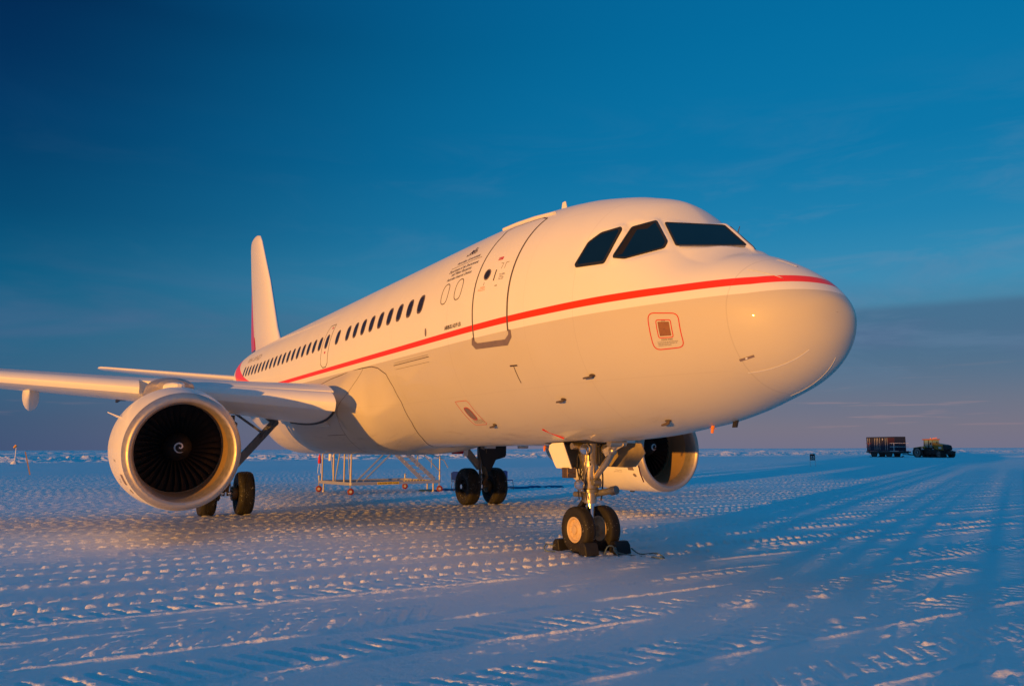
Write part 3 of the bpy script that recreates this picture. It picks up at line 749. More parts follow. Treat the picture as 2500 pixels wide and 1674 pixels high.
# static port placard near the nose
def rr(w_, h_, r): return rounded([(-w_/2, -h_/2), (w_/2, -h_/2), (w_/2, h_/2), (-w_/2, h_/2)], r, 6)
sp0, pp0 = 1.522, -12.9
build('static_port_border', merge(ribbon(loc2sp(sp0, pp0, rr(.415, .455, .09)), .012, .004, True), ribbon(loc2sp(sp0+.003, pp0+1.25, rr(.20, .225, .03)), .011, .004, True)), 'red', fus)
spm = patch(loc2sp(sp0+.003, pp0+1.25, rr(.155, .18, .008)), .004)
build('static_port_plate', spm, 'brown', fus)
rv = [patch(loc2sp(sp0+.003+du, pp0+1.25, [(.0032*math.cos(a), dv+.0032*math.sin(a)) for a in np.linspace(0, 6.28, 9)[:-1]]), .007) for du in (-.062, -.02, .02, .062) for dv in (-.075, .075)]
rv.append(patch(loc2sp(sp0+.003, pp0+1.25, [(.005*math.cos(a), .005*math.sin(a)) for a in np.linspace(0, 6.28, 9)[:-1]]), .007))
build('plate_rivets', merge(*rv), 'ink', fus)['kind'] = 'stuff'
build('static_port_lettering', merge(skin_text('STOP', .022, sp0+.03, pp0+5.2), skin_text('STATIC PORT', .026, sp0+.075, pp0-5.0, bold=.0005), skin_text('DO NOT PLUG OR DEFORM HOLES', .0175, sp0+.135, pp0-6.1),
      skin_text('AREA WITHIN RED LINE MUST BE', .0175, sp0+.135, pp0-7.0), skin_text('SMOOTH AND CLEAN', .0175, sp0+.135, pp0-7.9)), 'ink', fus)
# outflow valve and its frame behind the nose gear
build('outflow_border', merge(ribbon([(6.985, -39.3), (6.56, -39.3), (6.52, -40.4), (6.50, -54.6), (6.57, -55.6), (6.96, -55.4), (7.0, -54), (7.0, -40.2)], .009, .004, True),
      ribbon(loc2sp(6.757, -47.4, capsule(.235, .30)), .014, .005, True)), 'red', fus)
build('outflow_valve', patch(loc2sp(6.757, -47.4, capsule(.215, .28)), .005), 'scuff', fus)
build('outflow_placard', merge(*[skin_text('DO NOT PAINT OR COVER', .03, 6.90, a) for a in (-52.2, -53.2, -54.2)]), 'ink', fus)
# T-shaped mark, small hatches
build('towing_mark', merge(ribbon([(4.625, -24.7), (4.425, -24.7)], .024, .004), ribbon([(4.53, -24.7), (4.53, -33.2)], .015, .004)), 'ink', fus)
build('access_slot', merge(ribbon([(9.06, -14.5), (7.33, -14.4)], .014, .004), ribbon([(9.0, -16.8), (7.36, -16.9)], .006, .003), ribbon([(9.0, -13.4), (7.36, -13.4)], .006, .003)), 'frame', fus)
build('inspection_cap', merge(patch(loc2sp(7.35, -2.4, capsule(.07, .15)), .005)), 'scuff', fus)
for s0, p0, l0 in ((2.86, -32.7, .16), (3.73, -43.6, .15), (2.30, -68.5, .14), (6.24, -56, .15)):
    b = on(np.array(s0), np.array(p0), 0.0); n = normal(np.array(s0), np.array(p0)); t_ = on(np.array(s0+.1), np.array(p0), 0)-b
    t_ = t_/np.linalg.norm(t_); bi = np.cross(n, t_)
    m = MB(); m.prism([b-n*.01, b+n*.055, b+n*.07+t_*.03, b+n*.07+t_*l0, b+n*.05+t_*l0, b+n*.03+t_*.06, b-n*.01+t_*.06], bi, .018)
    m.add([b+t_*(.03+.06*c)+bi*.03*s + n*.006 for c, s in [(math.cos(a), math.sin(a)) for a in np.linspace(0, 6.28, 13)[:-1]]], [tuple(range(12))])
    build('air_probe', m, 'frame', fus)
for p in ([(.70, 47.5), (.12, 55.5)], [(.76, -48.8), (.17, -57.5)], [(.72, 82), (.05, 100), (.02, 146)], [(.78, -93), (.17, -105)]): build('radome_strip', ribbon(p, .010, .005), 'whitemetal', fus)
build('radome_latch', patch([(.755, -36.7), (.585, -36.0), (.585, -37.9), (.755, -38.6)], .004), 'scuff', fus)
build('radome_stripe_mark', patch([(.66, -36.6), (.685, -36.7), (.685, -37.9), (.66, -37.8)], .007), 'whitemetal', fus)
for s0, h0, w0 in ((5.62, .30, .24), (20.6, .22, .16)):
    b = surf(np.array(s0), np.array(90.)); m = MB()
    m.prism([(b[0]+w0/2, 0, b[2]-.02), (b[0]+.02, 0, b[2]+h0), (b[0]-.07, 0, b[2]+h0), (b[0]-w0/2-.04, 0, b[2]-.02)], (0, 1, 0), .03)
    build('antenna', m, 'white', fus, bevel=.01)
# small orange drain masts and lights on the keel
for s0, y0 in ((2.05, -.02), (5.9, .1), (6.6, .15)):
    b = surf(np.array(s0), np.array(-89.)); m = MB().prism([(b[0]+.02, y0, b[2]+.02), (b[0]-.03, y0, b[2]+.02), (b[0]-.045, y0, b[2]-.095), (b[0]-.015, y0, b[2]-.10)], (0, 1, 0), .022)
    m.bar((b[0]-.01, y0-.055, b[2]-.03), (b[0]-.01, y0+.055, b[2]-.035), .008)
    build('drain_mast', m, 'orange', fus)
b = surf(np.array(1.72), np.array(-88.)); build('drain_mast', MB().prism([(b[0]+.02, .1, b[2]+.03), (b[0]-.06, .1, b[2]+.03), (b[0]-.09, .1, b[2]-.09), (b[0]-.02, .1, b[2]-.09)], (0, 1, 0), .03), 'dark', fus)
# belly fairing edge seams
build('fairing_seam', merge(ribbon([(14.3, -15.0), (12.9, -12.4), (11.9, -11.6), (10.9, -11.4), (10.3, -11.9), (9.95, -13.6), (9.57, -18), (9.4, -26), (9.36, -35.5), (9.6, -50), (10.1, -66), (10.97, -86)], .020, .004)), 'frame', fus)
build('fairing_joint', merge(ribbon([(10.82, -11.7), (11.2, -17), (11.68, -26), (12.0, -38), (12.2, -47), (12.6, -60), (13.2, -74)], .008, .003), ribbon([(12.2, -47), (13.6, -47)], .014, .003)), 'frame', fus)
# fin fairing, fin and rudder
def airfoil(n=22, tc=.12, camber=.0, te=.0):
    x = (1-np.cos(np.linspace(0, math.pi, n)))/2
    yt = 5*tc*(.2969*np.sqrt(x)-.1260*x-.3516*x**2+.2843*x**3-.1015*x**4)
    yc = camber*(4*x*(1-x))
    return x, yc+yt, yc-yt
def fin_loft(secs, tc, vertical=True, x0=0., x1=1.):
    """secs: (span coord point (y,z), LE s, chord)"""
    x, up, lo = airfoil(26, tc)
    k = (x >= x0-1e-9) & (x <= x1+1e-9); x, up, lo = x[k], up[k], lo[k]
    ring = [(a, b) for a, b in zip(x, up)]+[(a, b) for a, b in zip(x[::-1], lo[::-1])]
    n = len(ring); m = MB()
    for (y, z, le, ch) in secs:
        for a, b in ring:
            m.v.append((-(le+a*ch), y+(b*ch if vertical else 0), z+(0 if vertical else b*ch)))
    for i in range(len(secs)-1):
        for j in range(n): m.f.append((i*n+j, i*n+(j+1) % n, (i+1)*n+(j+1) % n, (i+1)*n+j))
    m.f.append(tuple(range(n))); m.f.append(tuple((len(secs)-1)*n+j for j in range(n))); m.mi = [0]*len(m.f)
    return m
fsec = [(0, 5.55, 25.6, 6.4), (0, 6.15, 26.3, 5.3), (0, 6.7, 26.85, 4.95), (0, 9.0, 28.45, 3.65), (0, 11.2, 30.35, 2.33), (0, 11.52, 30.72, 1.94), (0, 11.63, 31.1, 1.45)]
build('tail_fin', fin_loft(fsec, .10, x1=.72), 'fin', plane)
build('rudder', fin_loft([(y, z, le, c) for y, z, le, c in fsec[1:]], .10, x0=.735), 'fin', plane)
def stab(sd):
    secs = [(sd*.3, 4.72, 29.35, 3.6), (sd*1.2, 4.80, 29.75, 3.3), (sd*5.9, 5.27, 32.75, 1.5), (sd*6.12, 5.30, 33.0, 1.1), (sd*6.2, 5.31, 33.3, .6)]
    return secs
for sd in (-1, 1):
    o = build('horizontal_stabiliser', fin_loft(stab(sd), .10, False, x1=.70), 'white', plane)
    build('elevator', fin_loft(stab(sd), .10, False, x0=.71), 'grey', o)

# ------------------------------------------------------------------ wings
def wsec(y):      # |y| -> LE station, chord, z of LE, thickness ratio
    le = 10.78+.51*(y-2.3)
    ch = np.interp(y, [1.6, 6.4, 17.05], [6.55, 4.05, 1.65])
    te = np.interp(y, [1.6, 6.4, 17.05], [16.95, 16.95, 20.0]); ch = te-le
    z = 2.74+.083*(y-2.3); tc = np.interp(y, [1.6, 6.4, 17.05], [.158, .125, .11]); return le, ch, z, tc
def wing_pt(y, x, side):   # side +1 upper, -1 lower
    le, ch, z, tc = wsec(y)
    yt = 5*tc*(.2969*np.sqrt(x)-.1260*x-.3516*x**2+.2843*x**3-.1036*x**4)
    yc = .018*4*x*(1-x) - .0*x; inc = R(3.0)*(1-(y-1.6)/22)
    zz = (yc+side*yt*(.92 if side > 0 else 1.08))*ch - x*ch*math.sin(inc)*.5+.04*ch*0
    return le+x*ch, z+zz
def wing_mesh(sd, y0, y1, x0, x1, ny=14, n=26, dx=0., dz=0., rot=0., close=True, thick=None):
    ys = np.linspace(y0, y1, ny); m = MB(); t_ = (1-np.cos(np.linspace(0, math.pi, n)))/2; xs = x0+(x1-x0)*t_ if x0 > 0 else x1*(t_**1.3)
    ring = [(x, 1) for x in xs]+[(x, -1) for x in xs[::-1]]
    for y in ys:
        le, ch, z, tc = wsec(y)
        for x, s in ring:
            a, b = wing_pt(y, x, s)
            if rot or dx or dz:
                ca, sa = math.cos(rot), math.sin(rot); px_, pz_ = a-le, b-z
                a, b = le+px_*ca+pz_*sa-dx, z-px_*sa*-1*0+pz_*ca-px_*sa*-1-dz if False else z+pz_*ca+px_*sa-dz
            m.v.append((-a, sd*y, b))
    k = len(ring)
    for i in range(ny-1):
        for j in range(k): m.f.append((i*k+j, i*k+(j+1) % k, (i+1)*k+(j+1) % k, (i+1)*k+j))
    m.f.append(tuple(range(k))); m.f.append(tuple((ny-1)*k+j for j in range(k))); m.mi = [0]*len(m.f)
    return m
for sd in (-1, 1):
    wg = build('wing', merge(wing_mesh(sd, 2.52, 17.05, 0.030, .74, 24), wing_mesh(sd, 1.5, 2.519, 0.34, .74, 5)), 'white', plane, angle=50)
    def slat(y0, y1):
        # nose section moved forward and drooped, closed at the back by its own inner face
        m = MB(); ys = np.linspace(y0, y1, 8)
        sec = [(.66, .135), (.48, .125), (.32, .095), (.19, .045), (.09, -.015), (.025, -.075), (.0, -.115), (.004, -.16), (.025, -.215), (.065, -.27), (.085, -.275), (.095, -.22), (.10, -.10), (.20, .02), (.40, .09)]
        for y in ys:
            le, ch, z, tc = wsec(y); k_ = np.interp(y, [2.3, 5.0, 6.5, 17.], [1.22, .92, .84, .42])
            for a, b in sec: m.v.append((-(le-.20*k_+a*k_), sd*y, z+.06*k_+b*k_))
        k = len(sec)
        for i in range(len(ys)-1):
            for j in range(k): m.f.append((i*k+j, i*k+(j+1) % k, (i+1)*k+(j+1) % k, (i+1)*k+j))
        m.f.append(tuple(range(k))); m.f.append(tuple((len(ys)-1)*k+j for j in range(k))); m.mi = [0]*len(m.f)
        return m
    build('slat', slat(2.58, 5.25), 'white', wg, angle=34)
    for ya, yb in ((6.28, 8.95), (8.975, 11.4), (11.425, 13.8), (13.825, 16.2)): build('slat', slat(ya, yb), 'white', wg, angle=34)
    build('flap', wing_mesh(sd, 2.1, 6.3, .752, 1.0, 8), 'white', wg)
    build('flap', wing_mesh(sd, 6.45, 13.2, .752, 1.0, 10), 'white', wg)
    build('aileron', wing_mesh(sd, 13.3, 16.8, .752, 1.0, 6), 'white', wg)
    build('root_seal', MB().tube([(-a, sd*2.50, b-.01) for a, b in [wing_pt(2.50, x, -1) for x in np.linspace(.035, .62, 24)]], .028, 8), 'dark', wg)
    # wing tip fence
    le, ch, z, tc = wsec(17.05)
    build('wingtip_fence', MB().prism([(-(le+.1), sd*17.08, z+.05), (-(le+1.0), sd*17.1, z+.85), (-(le+1.65), sd*17.1, z+.85), (-(le+1.6), sd*17.1, z), (-(le+1.5), sd*17.1, z-.6), (-(le+.9), sd*17.1, z-.55)], (0, 1, 0), .05), 'white', wg, bevel=.02)
    # flap track fairings: canoe bodies under the wing
    for y, s0, L0, rr_, dz_ in ((8.33, 14.85, 3.4, .24, -.02), (12.0, 16.6, 2.6, .18, 0.0)):
        m = MB(); n = 20; N = 22
        le, ch, z, tc = wsec(y); zt_ = z+.02*ch
        for k in range(N+1):
            q = k/N; r = rr_*(math.sin(math.pi*min(1, q*1.0))**.45 if q < .5 else (1-((q-.5)/.5)**2)**.5 if q < 1 else 0)
            r = max(r, .004); x_ = s0+q*L0; zc_ = zt_-.28-.10*q
            for a in np.linspace(0, 2*math.pi, n+1)[:-1]:
                m.v.append((-x_, sd*y+r*.74*math.cos(a), zc_+r*1.35*math.sin(a)))
        m.f = [(i*n+j, i*n+(j+1) % n, (i+1)*n+(j+1) % n, (i+1)*n+j) for i in range(N) for j in range(n)]; m.mi = [0]*len(m.f)
        build('flap_fairing', m, 'white', wg)
    build('actuator_bracket', MB().box((-15.1, sd*6.45, 2.95), (.35, .22, .16)).bar((-15.0, sd*6.40, 2.95), (-15.5, sd*6.52, 2.86), .05), 'dark', wg)
    build('navigation_light', MB().sphere((-(wsec(16.9)[0]+.15), sd*16.95, wsec(16.9)[2]), .09), 'lens', wg)

# ------------------------------------------------------------------ engines
def engine(sd):
    Y = sd*5.75
    e = bpy.data.objects.new('engine', None); COL.objects.link(e); e.parent = plane
    def cz(s): return 1.68+.09*min(1, max(0, (s-9.45)/1.0))
    def shell(prof, n=96, mi=None):
        m = MB()
        for s, r in prof:
            zc = cz(s)
            for i in range(n):
                a = 2*math.pi*i/n; fl = 1-(.035 if (s > 9.6 and math.sin(a) < -.85) else 0)
                m.v.append((-s, Y+r*.945*math.cos(a), zc-.025+r*.985*math.sin(a)))
        m.f = [(j*n+i, j*n+(i+1) % n, (j+1)*n+(i+1) % n, (j+1)*n+i) for j in range(len(prof)-1) for i in range(n)]; m.mi = [0]*len(m.f)
        return m
    def curve(pts_, n=40):
        P_ = np.array(pts_); d = np.concatenate([[0], np.cumsum(np.hypot(*np.diff(P_, axis=0).T))])
        t_ = np.linspace(0, d[-1], n)
        # catmull-rom style smoothing
        def cub(v):
            m = np.gradient(v, d); i = np.clip(np.searchsorted(d, t_)-1, 0, len(d)-2); h = d[i+1]-d[i]; q = (t_-d[i])/h
            return v[i]*(2*q**3-3*q*q+1)+h*m[i]*(q**3-2*q*q+q)+v[i+1]*(-2*q**3+3*q*q)+h*m[i+1]*(q**3-q*q)
        return list(zip(cub(P_[:, 0]), cub(P_[:, 1])))
    lip = curve([(9.80, .862), (9.66, .868), (9.54, .888), (9.46, .925), (9.435, .965), (9.45, 1.0), (9.52, 1.045), (9.62, 1.078)], 44)
    EX, EZ = .945, .985
    lip = [(a, b) for a, b in lip]
    build('inlet_lip', shell(lip), 'alu', e)
    cow = [(9.622, 1.080), (9.85, 1.118), (10.2, 1.155), (10.7, 1.182), (11.15, 1.185), (11.9, 1.160), (12.5, 1.095), (13.05, 1.0), (13.05, .97), (12.6, .98)]
    cw = build('engine_cowling', shell(curve(cow, 60)), 'white', e)
    build('inlet_duct', shell([(9.80, .861), (9.95, .860), (10.15, .868), (10.30, .872), (10.43, .872), (10.43, .862), (10.50, .862), (10.56, .870), (10.9, .870)]), 'duct', e)
    # fan: 36 twisted blades on a dark disc
    fb = MB(); F = (10.43, 1.752)
    for k in range(36):
        a0 = 2*math.pi*k/36; rows = []
        for q in np.linspace(0, 1, 7):
            r = .27+q*.565; tw = R(28+34*q); ch = .10+.075*q; am = a0+.10*math.sin(q*2.2)
            for t2 in (-1, -.33, .33, 1):
                ax = math.cos(tw)*t2*ch*.5+.01*(1-t2*t2); tang = math.sin(tw)*t2*ch*.62
                aa = am+tang/r
                rows.append((-(F[0]+.06+ax), Y+r*math.cos(aa), F[1]+r*math.sin(aa)))
        o = len(fb.v); fb.v += rows; fb.f += [(o+i*4+j, o+i*4+j+1, o+(i+1)*4+j+1, o+(i+1)*4+j) for i in range(6) for j in range(3)]
    fb.mi = [0]*len(fb.f)
    build('fan', fb, 'blade', e)
    build('fan_backing', MB().lathe((-10.72, Y, F[1]), (-1, 0, 0), [(0, .02), (0.0, .868), (.05, .868)], 64), 'black', e)
    sp = build('spinner', MB().lathe((-10.06, Y, F[1]), (-1, 0, 0), [(0, .0), (.012, .035), (.05, .085), (.12, .145), (.22, .205), (.32, .245), (.42, .27), (.55, .275)], 48), 'black', e)
    # white spiral on the spinner
    m = MB(); pts_ = []
    rot = 0 if sd < 0 else R(70)
    for q in np.linspace(0, 1, 40):
        a = R(200)-q*R(470)*-1+rot; r = .010+.108*q**1.1
        pts_.append((q, r, a))
    row = []
    def sx_(r): return float(np.interp(r, [0, .035, .085, .145, .205, .245], [0, .012, .05, .12, .22, .32]))
    for q, r, a in pts_:
        wv = .015*math.sin(math.pi*min(1, .12+q*.88))**.5
        for dr in (-wv, wv):
            r2 = max(.001, r+dr); row.append((-(10.06+sx_(r2))+.006, Y+r2*math.cos(a)*-1*-1, F[1]+r2*math.sin(a)))
    m.v = row; m.f = [(2*i, 2*i+1, 2*i+3, 2*i+2) for i in range(len(pts_)-1)]; m.mi = [0]*len(m.f)
    build('spinner_spiral', m, 'whitemetal', e)
    build('core_nozzle', MB().lathe((-12.5, Y, 1.77), (-1, 0, 0), [(0, .76), (.6, .74), (1.3, .64), (2.1, .48), (2.1, .45), (1.7, .44)], 48), 'steel', e)
    build('exhaust_plug', MB().lathe((-14.1, Y, 1.77), (-1, 0, 0), [(0, .36), (.5, .30), (1.0, .12), (1.2, .0)], 32), 'steel', e)
    # pylon: slim rounded body from cowl crown up to the leading edge
    m = MB(); secs = [(10.55, .04, 2.90, 2.97), (10.8, .13, 2.86, 3.02), (11.3, .20, 2.84, 3.05), (12.0, .23, 2.75, 3.03), (12.8, .24, 2.45, 3.02), (14.0, .22, 2.35, 2.9), (15.6, .08, 2.55, 2.8)]
    n = 20
    for s, hw, z0, z1 in secs:
        for a in np.linspace(0, 2*math.pi, n+1)[:-1]:
            m.v.append((-s, Y+hw*np.sign(math.cos(a))*abs(math.cos(a))**.7, (z0+z1)/2+(z1-z0)/2*np.sign(math.sin(a))*abs(math.sin(a))**.7))
    m.f = [(i*n+j, i*n+(j+1) % n, (i+1)*n+(j+1) % n, (i+1)*n+j) for i in range(len(secs)-1) for j in range(n)]+[tuple(range(n)), tuple((len(secs)-1)*n+j for j in range(n))]; m.mi = [0]*len(m.f)
    build('pylon', m, 'white', e)
    # wing-to-pylon fairing: polished forward bulb over the pylon
    m = MB(); secs = [(11.35, .03, 2.97, 3.0), (11.42, .30, 2.86, 3.12), (11.6, .42, 2.80, 3.17), (12.0, .47, 2.72, 3.20), (12.9, .44, 2.60, 3.16)]
    for s, hw, z0, z1 in secs:
        for a in np.linspace(0, 2*math.pi, n+1)[:-1]:
            m.v.append((-s, Y+hw*math.cos(a), (z0+z1)/2+(z1-z0)/2*math.sin(a)))
    m.f = [(i*n+j, i*n+(j+1) % n, (i+1)*n+(j+1) % n, (i+1)*n+j) for i in range(len(secs)-1) for j in range(n)]+[tuple(range(n)), tuple((len(secs)-1)*n+j for j in range(n))]; m.mi = [0]*len(m.f)
    build('pylon_fairing', m, 'alu', e)
    # markings on the cowling
    def cp(s, deg, off=.004):
        a = R(deg); r = float(np.interp(s, [q[0] for q in cow[:8]], [q[1] for q in cow[:8]]))+off
        return (-s, Y+r*.945*math.cos(a), cz(s)-.025+r*.985*math.sin(a))
    def cpatch(s0, s1, a0_, a1_, mt, name):
        m = MB(); ns_, na2 = 4, 5
        for i in range(ns_+1):
            for j in range(na2+1): m.v.append(cp(s0+(s1-s0)*i/ns_, a0_+(a1_-a0_)*j/na2))
        m.f = [(i*(na2+1)+j, i*(na2+1)+j+1, (i+1)*(na2+1)+j+1, (i+1)*(na2+1)+j) for i in range(ns_) for j in range(na2)]; m.mi = [0]*len(m.f)
        build(name, m, mt, e)
    base_ang = 208 if sd < 0 else 203
    cpatch(9.80, 10.00, base_ang-5, base_ang+6, 'scuff', 'vent_grille')
    m = MB(); c = [cp(9.86+.055*math.cos(a), base_ang+13.5+2.8*math.sin(a)) for a in np.linspace(0, 2*math.pi, 17)[:-1]]; m.v = c; m.f = [tuple(range(16))]; m.mi = [0]
    build('drain_port', m, 'scuff', e)
    def ctext(txt, size, s0, ang):
        return text_mesh(txt, size, lambda uv: [cp(s0-u, ang+(-1 if True else 1)*math.degrees(v/1.16)) for u, v in uv])
    build('cowl_lettering', merge(ctext('ENGINE 1' if sd > 0 else 'ENGINE 2', .055, 10.35, 192), ctext('OPEN LATCHES', .035, 10.5, 211), ctext('BEFORE LIFTING COWL', .030, 10.6, 213.5)), 'ink', e)
    # strake
    a = R(152); r = 1.15
    m = MB().prism([(-10.72, Y+1.05*math.cos(a), 1.77+1.10*math.sin(a)), (-10.92, Y+1.36*math.cos(a), 1.77+1.36*math.sin(a)), (-10.97, Y+1.36*math.cos(a), 1.77+1.36*math.sin(a)), (-10.98, Y+1.15*math.cos(a), 1.77+1.15*math.sin(a))], (0, -math.sin(a), math.cos(a)), .012)
    build('nacelle_strake', m, 'white', e)
    build('drain_mast', MB().box((-11.1, Y+.05, .575), (.16, .03, .07)), 'dark', e)
    return e
for sd in (-1, 1): engine(sd)

# ------------------------------------------------------------------ wheels
def wheel(name, c, r, w_, rim, ax=1, dark_rim=False, parent=None):
    wl = bpy.data.objects.new(name, None); COL.objects.link(wl); wl.location = c; wl.parent = parent
    rb = rim
    prof = [(-w_*.30, rb), (-w_*.40, rb+.01), (-w_*.49, rb+(r-rb)*.35), (-w_*.50, rb+(r-rb)*.6), (-w_*.46, r*.93), (-w_*.38, r*.975), (-w_*.26, r*.992)]
    gr = []
    for g in (-.17, -.055, .055, .17): gr += [(w_*(g-.018), r), (w_*(g-.014), r-.010), (w_*(g+.014), r-.010), (w_*(g+.018), r)]
    prof = prof+gr+[(-a, b) for a, b in prof[::-1]]
    o = build('tyre', MB().lathe((0, 0, 0), (0, ax, 0), prof, 64), 'rubber', wl, angle=60)
    m = MB()
    for s in (-1, 1):
        m.lathe((0, 0, 0), (0, s, 0), [(w_*.40, rb+.004), (w_*.43, rb-.012), (w_*.40, rb-.026), (w_*.24, rb-.040), (w_*.20, rb*.62), (w_*.26, rb*.50), (w_*.30, rb*.36), (w_*.42, rb*.34), (w_*.44, rb*.26), (w_*.44, .001)], 48)
        for k in range(9):
            a = 2*math.pi*k/9; m.cyl((rb*.70*math.cos(a), s*w_*.20, rb*.70*math.sin(a)), (rb*.70*math.cos(a), s*w_*.27, rb*.70*math.sin(a)), rb*.06, n=8)
    m.lathe((0, 0, 0), (0, 1, 0), [(-w_*.3, rb-.035), (w_*.3, rb-.035)], 48)
    build('rim', m, 'rimpaint' if not dark_rim else 'dark', wl)
    return wl

# nose gear
ng = bpy.data.objects.new('nose_landing_gear', None); COL.objects.link(ng); ng.parent = plane
X0 = -4.98
# 'wheel' here is thing > part > sub-part: keep tyre and rim directly under the gear
def gear_wheel(parent, c, r, w_, rim, dark=False):
    wl = wheel('wheel', c, r, w_, rim, dark_rim=dark)
    for ch in list(wl.children): ch.parent = parent; ch.location = c
    bpy.data.objects.remove(wl)
for y in (-.25, .25): gear_wheel(ng, (X0, y, .378), .376, .215, .205)
m = MB(); m.cyl((X0, -.30, .385), (X0, .30, .385), .045)
m.cyl((X0+.02, 0, .36), (X0+.0, 0, .82), .068, n=24)
build('piston', m, 'chrome', ng)
m = MB(); m.lathe((X0-.0, 0, .80), (.02, 0, 1), [(0, .085), (0, .105), (.05, .112), (.10, .105), (.16, .098), (.22, .11), (.24, .122), (.55, .124), (.60, .138), (.66, .138), (.70, .124), (1.05, .118)], 28, True)
m.bar((X0, -.16, 1.62), (X0, -.02, 1.18), .07, .10); m.bar((X0, .17, 1.72), (X0, .03, 1.18), .07, .10)
m.cyl((X0-.0, -.36, 1.74), (X0, .36, 1.74), .055)
build('strut', m, 'steel', ng)
m = MB(); m.tube([(X0+.10, .02, 1.20), (X0+.42, .06, 1.50), (X0+.72, .08, 1.86)], [.045, .058, .055], 14)
m.cyl((X0+.06, -.08, 1.20), (X0+.06, .10, 1.20), .06); m.cyl((X0+.70, -.12, 1.78), (X0+.70, .2, 1.78), .06)
m.sphere((X0+.55, .07, 1.66), .075); m.bar((X0+.42, .0, 1.62), (X0+.74, .14, 1.80), .06, .12)
build('drag_brace', m, 'steel', ng)
m = MB()
m.cyl((X0-.1, 0.05, .93), (X0+.45, .16, 1.02), .055, n=18); m.cyl((X0+.38, .145, 1.005), (X0+.50, .17, 1.03), .072, n=18)
m.cyl((X0-.38, -.05, .93), (X0-.1, -.02, .93), .045, n=14); m.cyl((X0+.15, -.06, 1.14), (X0+.15, .10, 1.14), .05, n=12); m.cyl((X0+.12, .10, 1.05), (X0+.12, .10, 1.2), .035, n=10); m.lathe((X0, 0, .97), (0, 0, 1), [(0, .125), (.0, .15), (.06, .15), (.06, .125)], 20)
m.cyl((X0-.12, -.06, .86), (X0-.12, .06, .86), .05)
build('steering_actuator', m, 'greysteel', ng, bevel=.006)
m = MB(); m.prism([(X0-.10, 0, .92), (X0-.30, 0, .74), (X0-.26, 0, .70), (X0-.08, 0, .84)], (0, 1, 0), .10); m.prism([(X0-.30, 0, .74), (X0-.05, 0, .46), (X0-.02, 0, .50), (X0-.24, 0, .75)], (0, 1, 0), .12)
build('torque_link', m, 'dark', ng)
m = MB()
for y, z0, z1, dx in ((-.07, 1.42, 1.86, .10), (.06, 1.42, 1.86, .12)): m.cyl((X0+dx, y, z0), (X0+dx, y*1.2, z1), .016, n=8)
m.bar((X0+.11, -.09, 1.44), (X0+.11, .08, 1.44), .04)
for k in range(16):
    y0 = random.uniform(-.17, .15); x0 = X0+random.uniform(-.10, .18); pth = []
    for q in np.linspace(0, 1, 8): pth.append((x0+.03*math.sin(q*6+k), y0+.04*math.sin(q*5+k*2)+(.12*(1-q) if k % 2 else -.10*(1-q)*q*2), 1.80-q*random.uniform(.93, .97)))
    m.tube(pth, .007+.003*(k % 3), 6)
build('hydraulic_lines', m, 'dark', ng)
def lamp(c, r):
    o = build('landing_light', MB().lathe(c, (1, -.15, .02), [(-.10, r*.35), (-.07, r*.75), (-.02, r*.98), (.01, r), (.02, r*.96), (.012, r*.90)], 28), 'steel', ng)
    build('light_lens', MB().lathe(c, (1, -.15, .02), [(.010, r*.90), (.022, r*.6), (.027, .001)], 24), 'lens', ng)
lamp((X0+.14, -.20, 1.685), .095); lamp((X0+.13, .24, 1.685), .085); lamp((X0+.10, -.285, 1.11), .085); lamp((X0+.10, -.245, 1.02), .030)
build('light_bracket', MB().bar((X0+.05, -.26, 1.11), (X0, -.08, 1.08), .03).bar((X0+.05, -.2, 1.68), (X0, -.1, 1.60), .03), 'dark', ng)
m = MB(); m.box((X0-.12, -.34, 1.30), (.16, .18, .17)); m.box((X0-.035, -.34, 1.30), (.012, .15, .02)); build('electrical_box', m, 'brake', ng, bevel=.01)
# forward bay doors stand open on each side; thick panels with an inner face
def bay_door(sd):
    m = MB()
    pl = [(-6.05, 1.86), (-5.18, 1.84), (-4.86, 1.37), (-5.62, 1.37), (-5.80, 1.44)] if sd < 0 else [(-5.9, 1.84), (-4.1, 1.78), (-4.02, 1.60), (-4.22, 1.40), (-4.55, 1.38), (-5.2, 1.36)]
    yt, yb = (sd*.46, sd*.50)
    if sd < 0:
        # near door is hinged outboard and splays; big face looks forward-right
        P_ = [(-5.50, -.66, 1.79), (-5.10, -.43, 1.80), (-5.0, -.30, 1.38), (-5.35, -.52, 1.37), (-5.48, -.62, 1.46)]
        P_ = [(-5.46, -.50, 1.68), (-5.43, -.50, 1.76), (-5.36, -.49, 1.79), (-5.12, -.43, 1.80), (-4.98, -.36, 1.37), (-5.34, -.42, 1.37), (-5.38, -.43, 1.42)]
        n = Vector((.35, -1, .15))
    else:
        P_ = [(-5.9, .46, 1.82), (-4.25, .52, 1.78), (-4.16, .52, 1.62), (-4.33, .45, 1.40), (-4.55, .42, 1.385), (-5.8, .42, 1.40)]
        n = Vector((0, 1, -.1))
    m.prism(P_, n, .03)
    o = build('gear_bay_door', m, ['white' if sd < 0 else 'fender'], ng, bevel=.006)
    return o
bay_door(-1); bay_door(1)
build('bay_shade_patch', patch([(4.5, -102), (5.75, -102), (5.75, -78), (4.5, -78)], .004), 'dark', ng)  # flat dark patch on the skin, painted in for the shaded bay opening
build('aft_bay_door', MB().prism([(-5.35, -.30, 1.80), (-5.35, .30, 1.80), (-5.22, .26, 1.36), (-5.22, -.42, 1.36)], (1, 0, .2), .03), 'fender', ng, bevel=.005)
build('safety_streamer', MB().tube([tuple(on(np.array(5.0), np.array(-62.), .015)), (-5.0, -.78, 1.96), (-4.85, -.60, 1.86)], .014, 6), 'redcloth', ng)
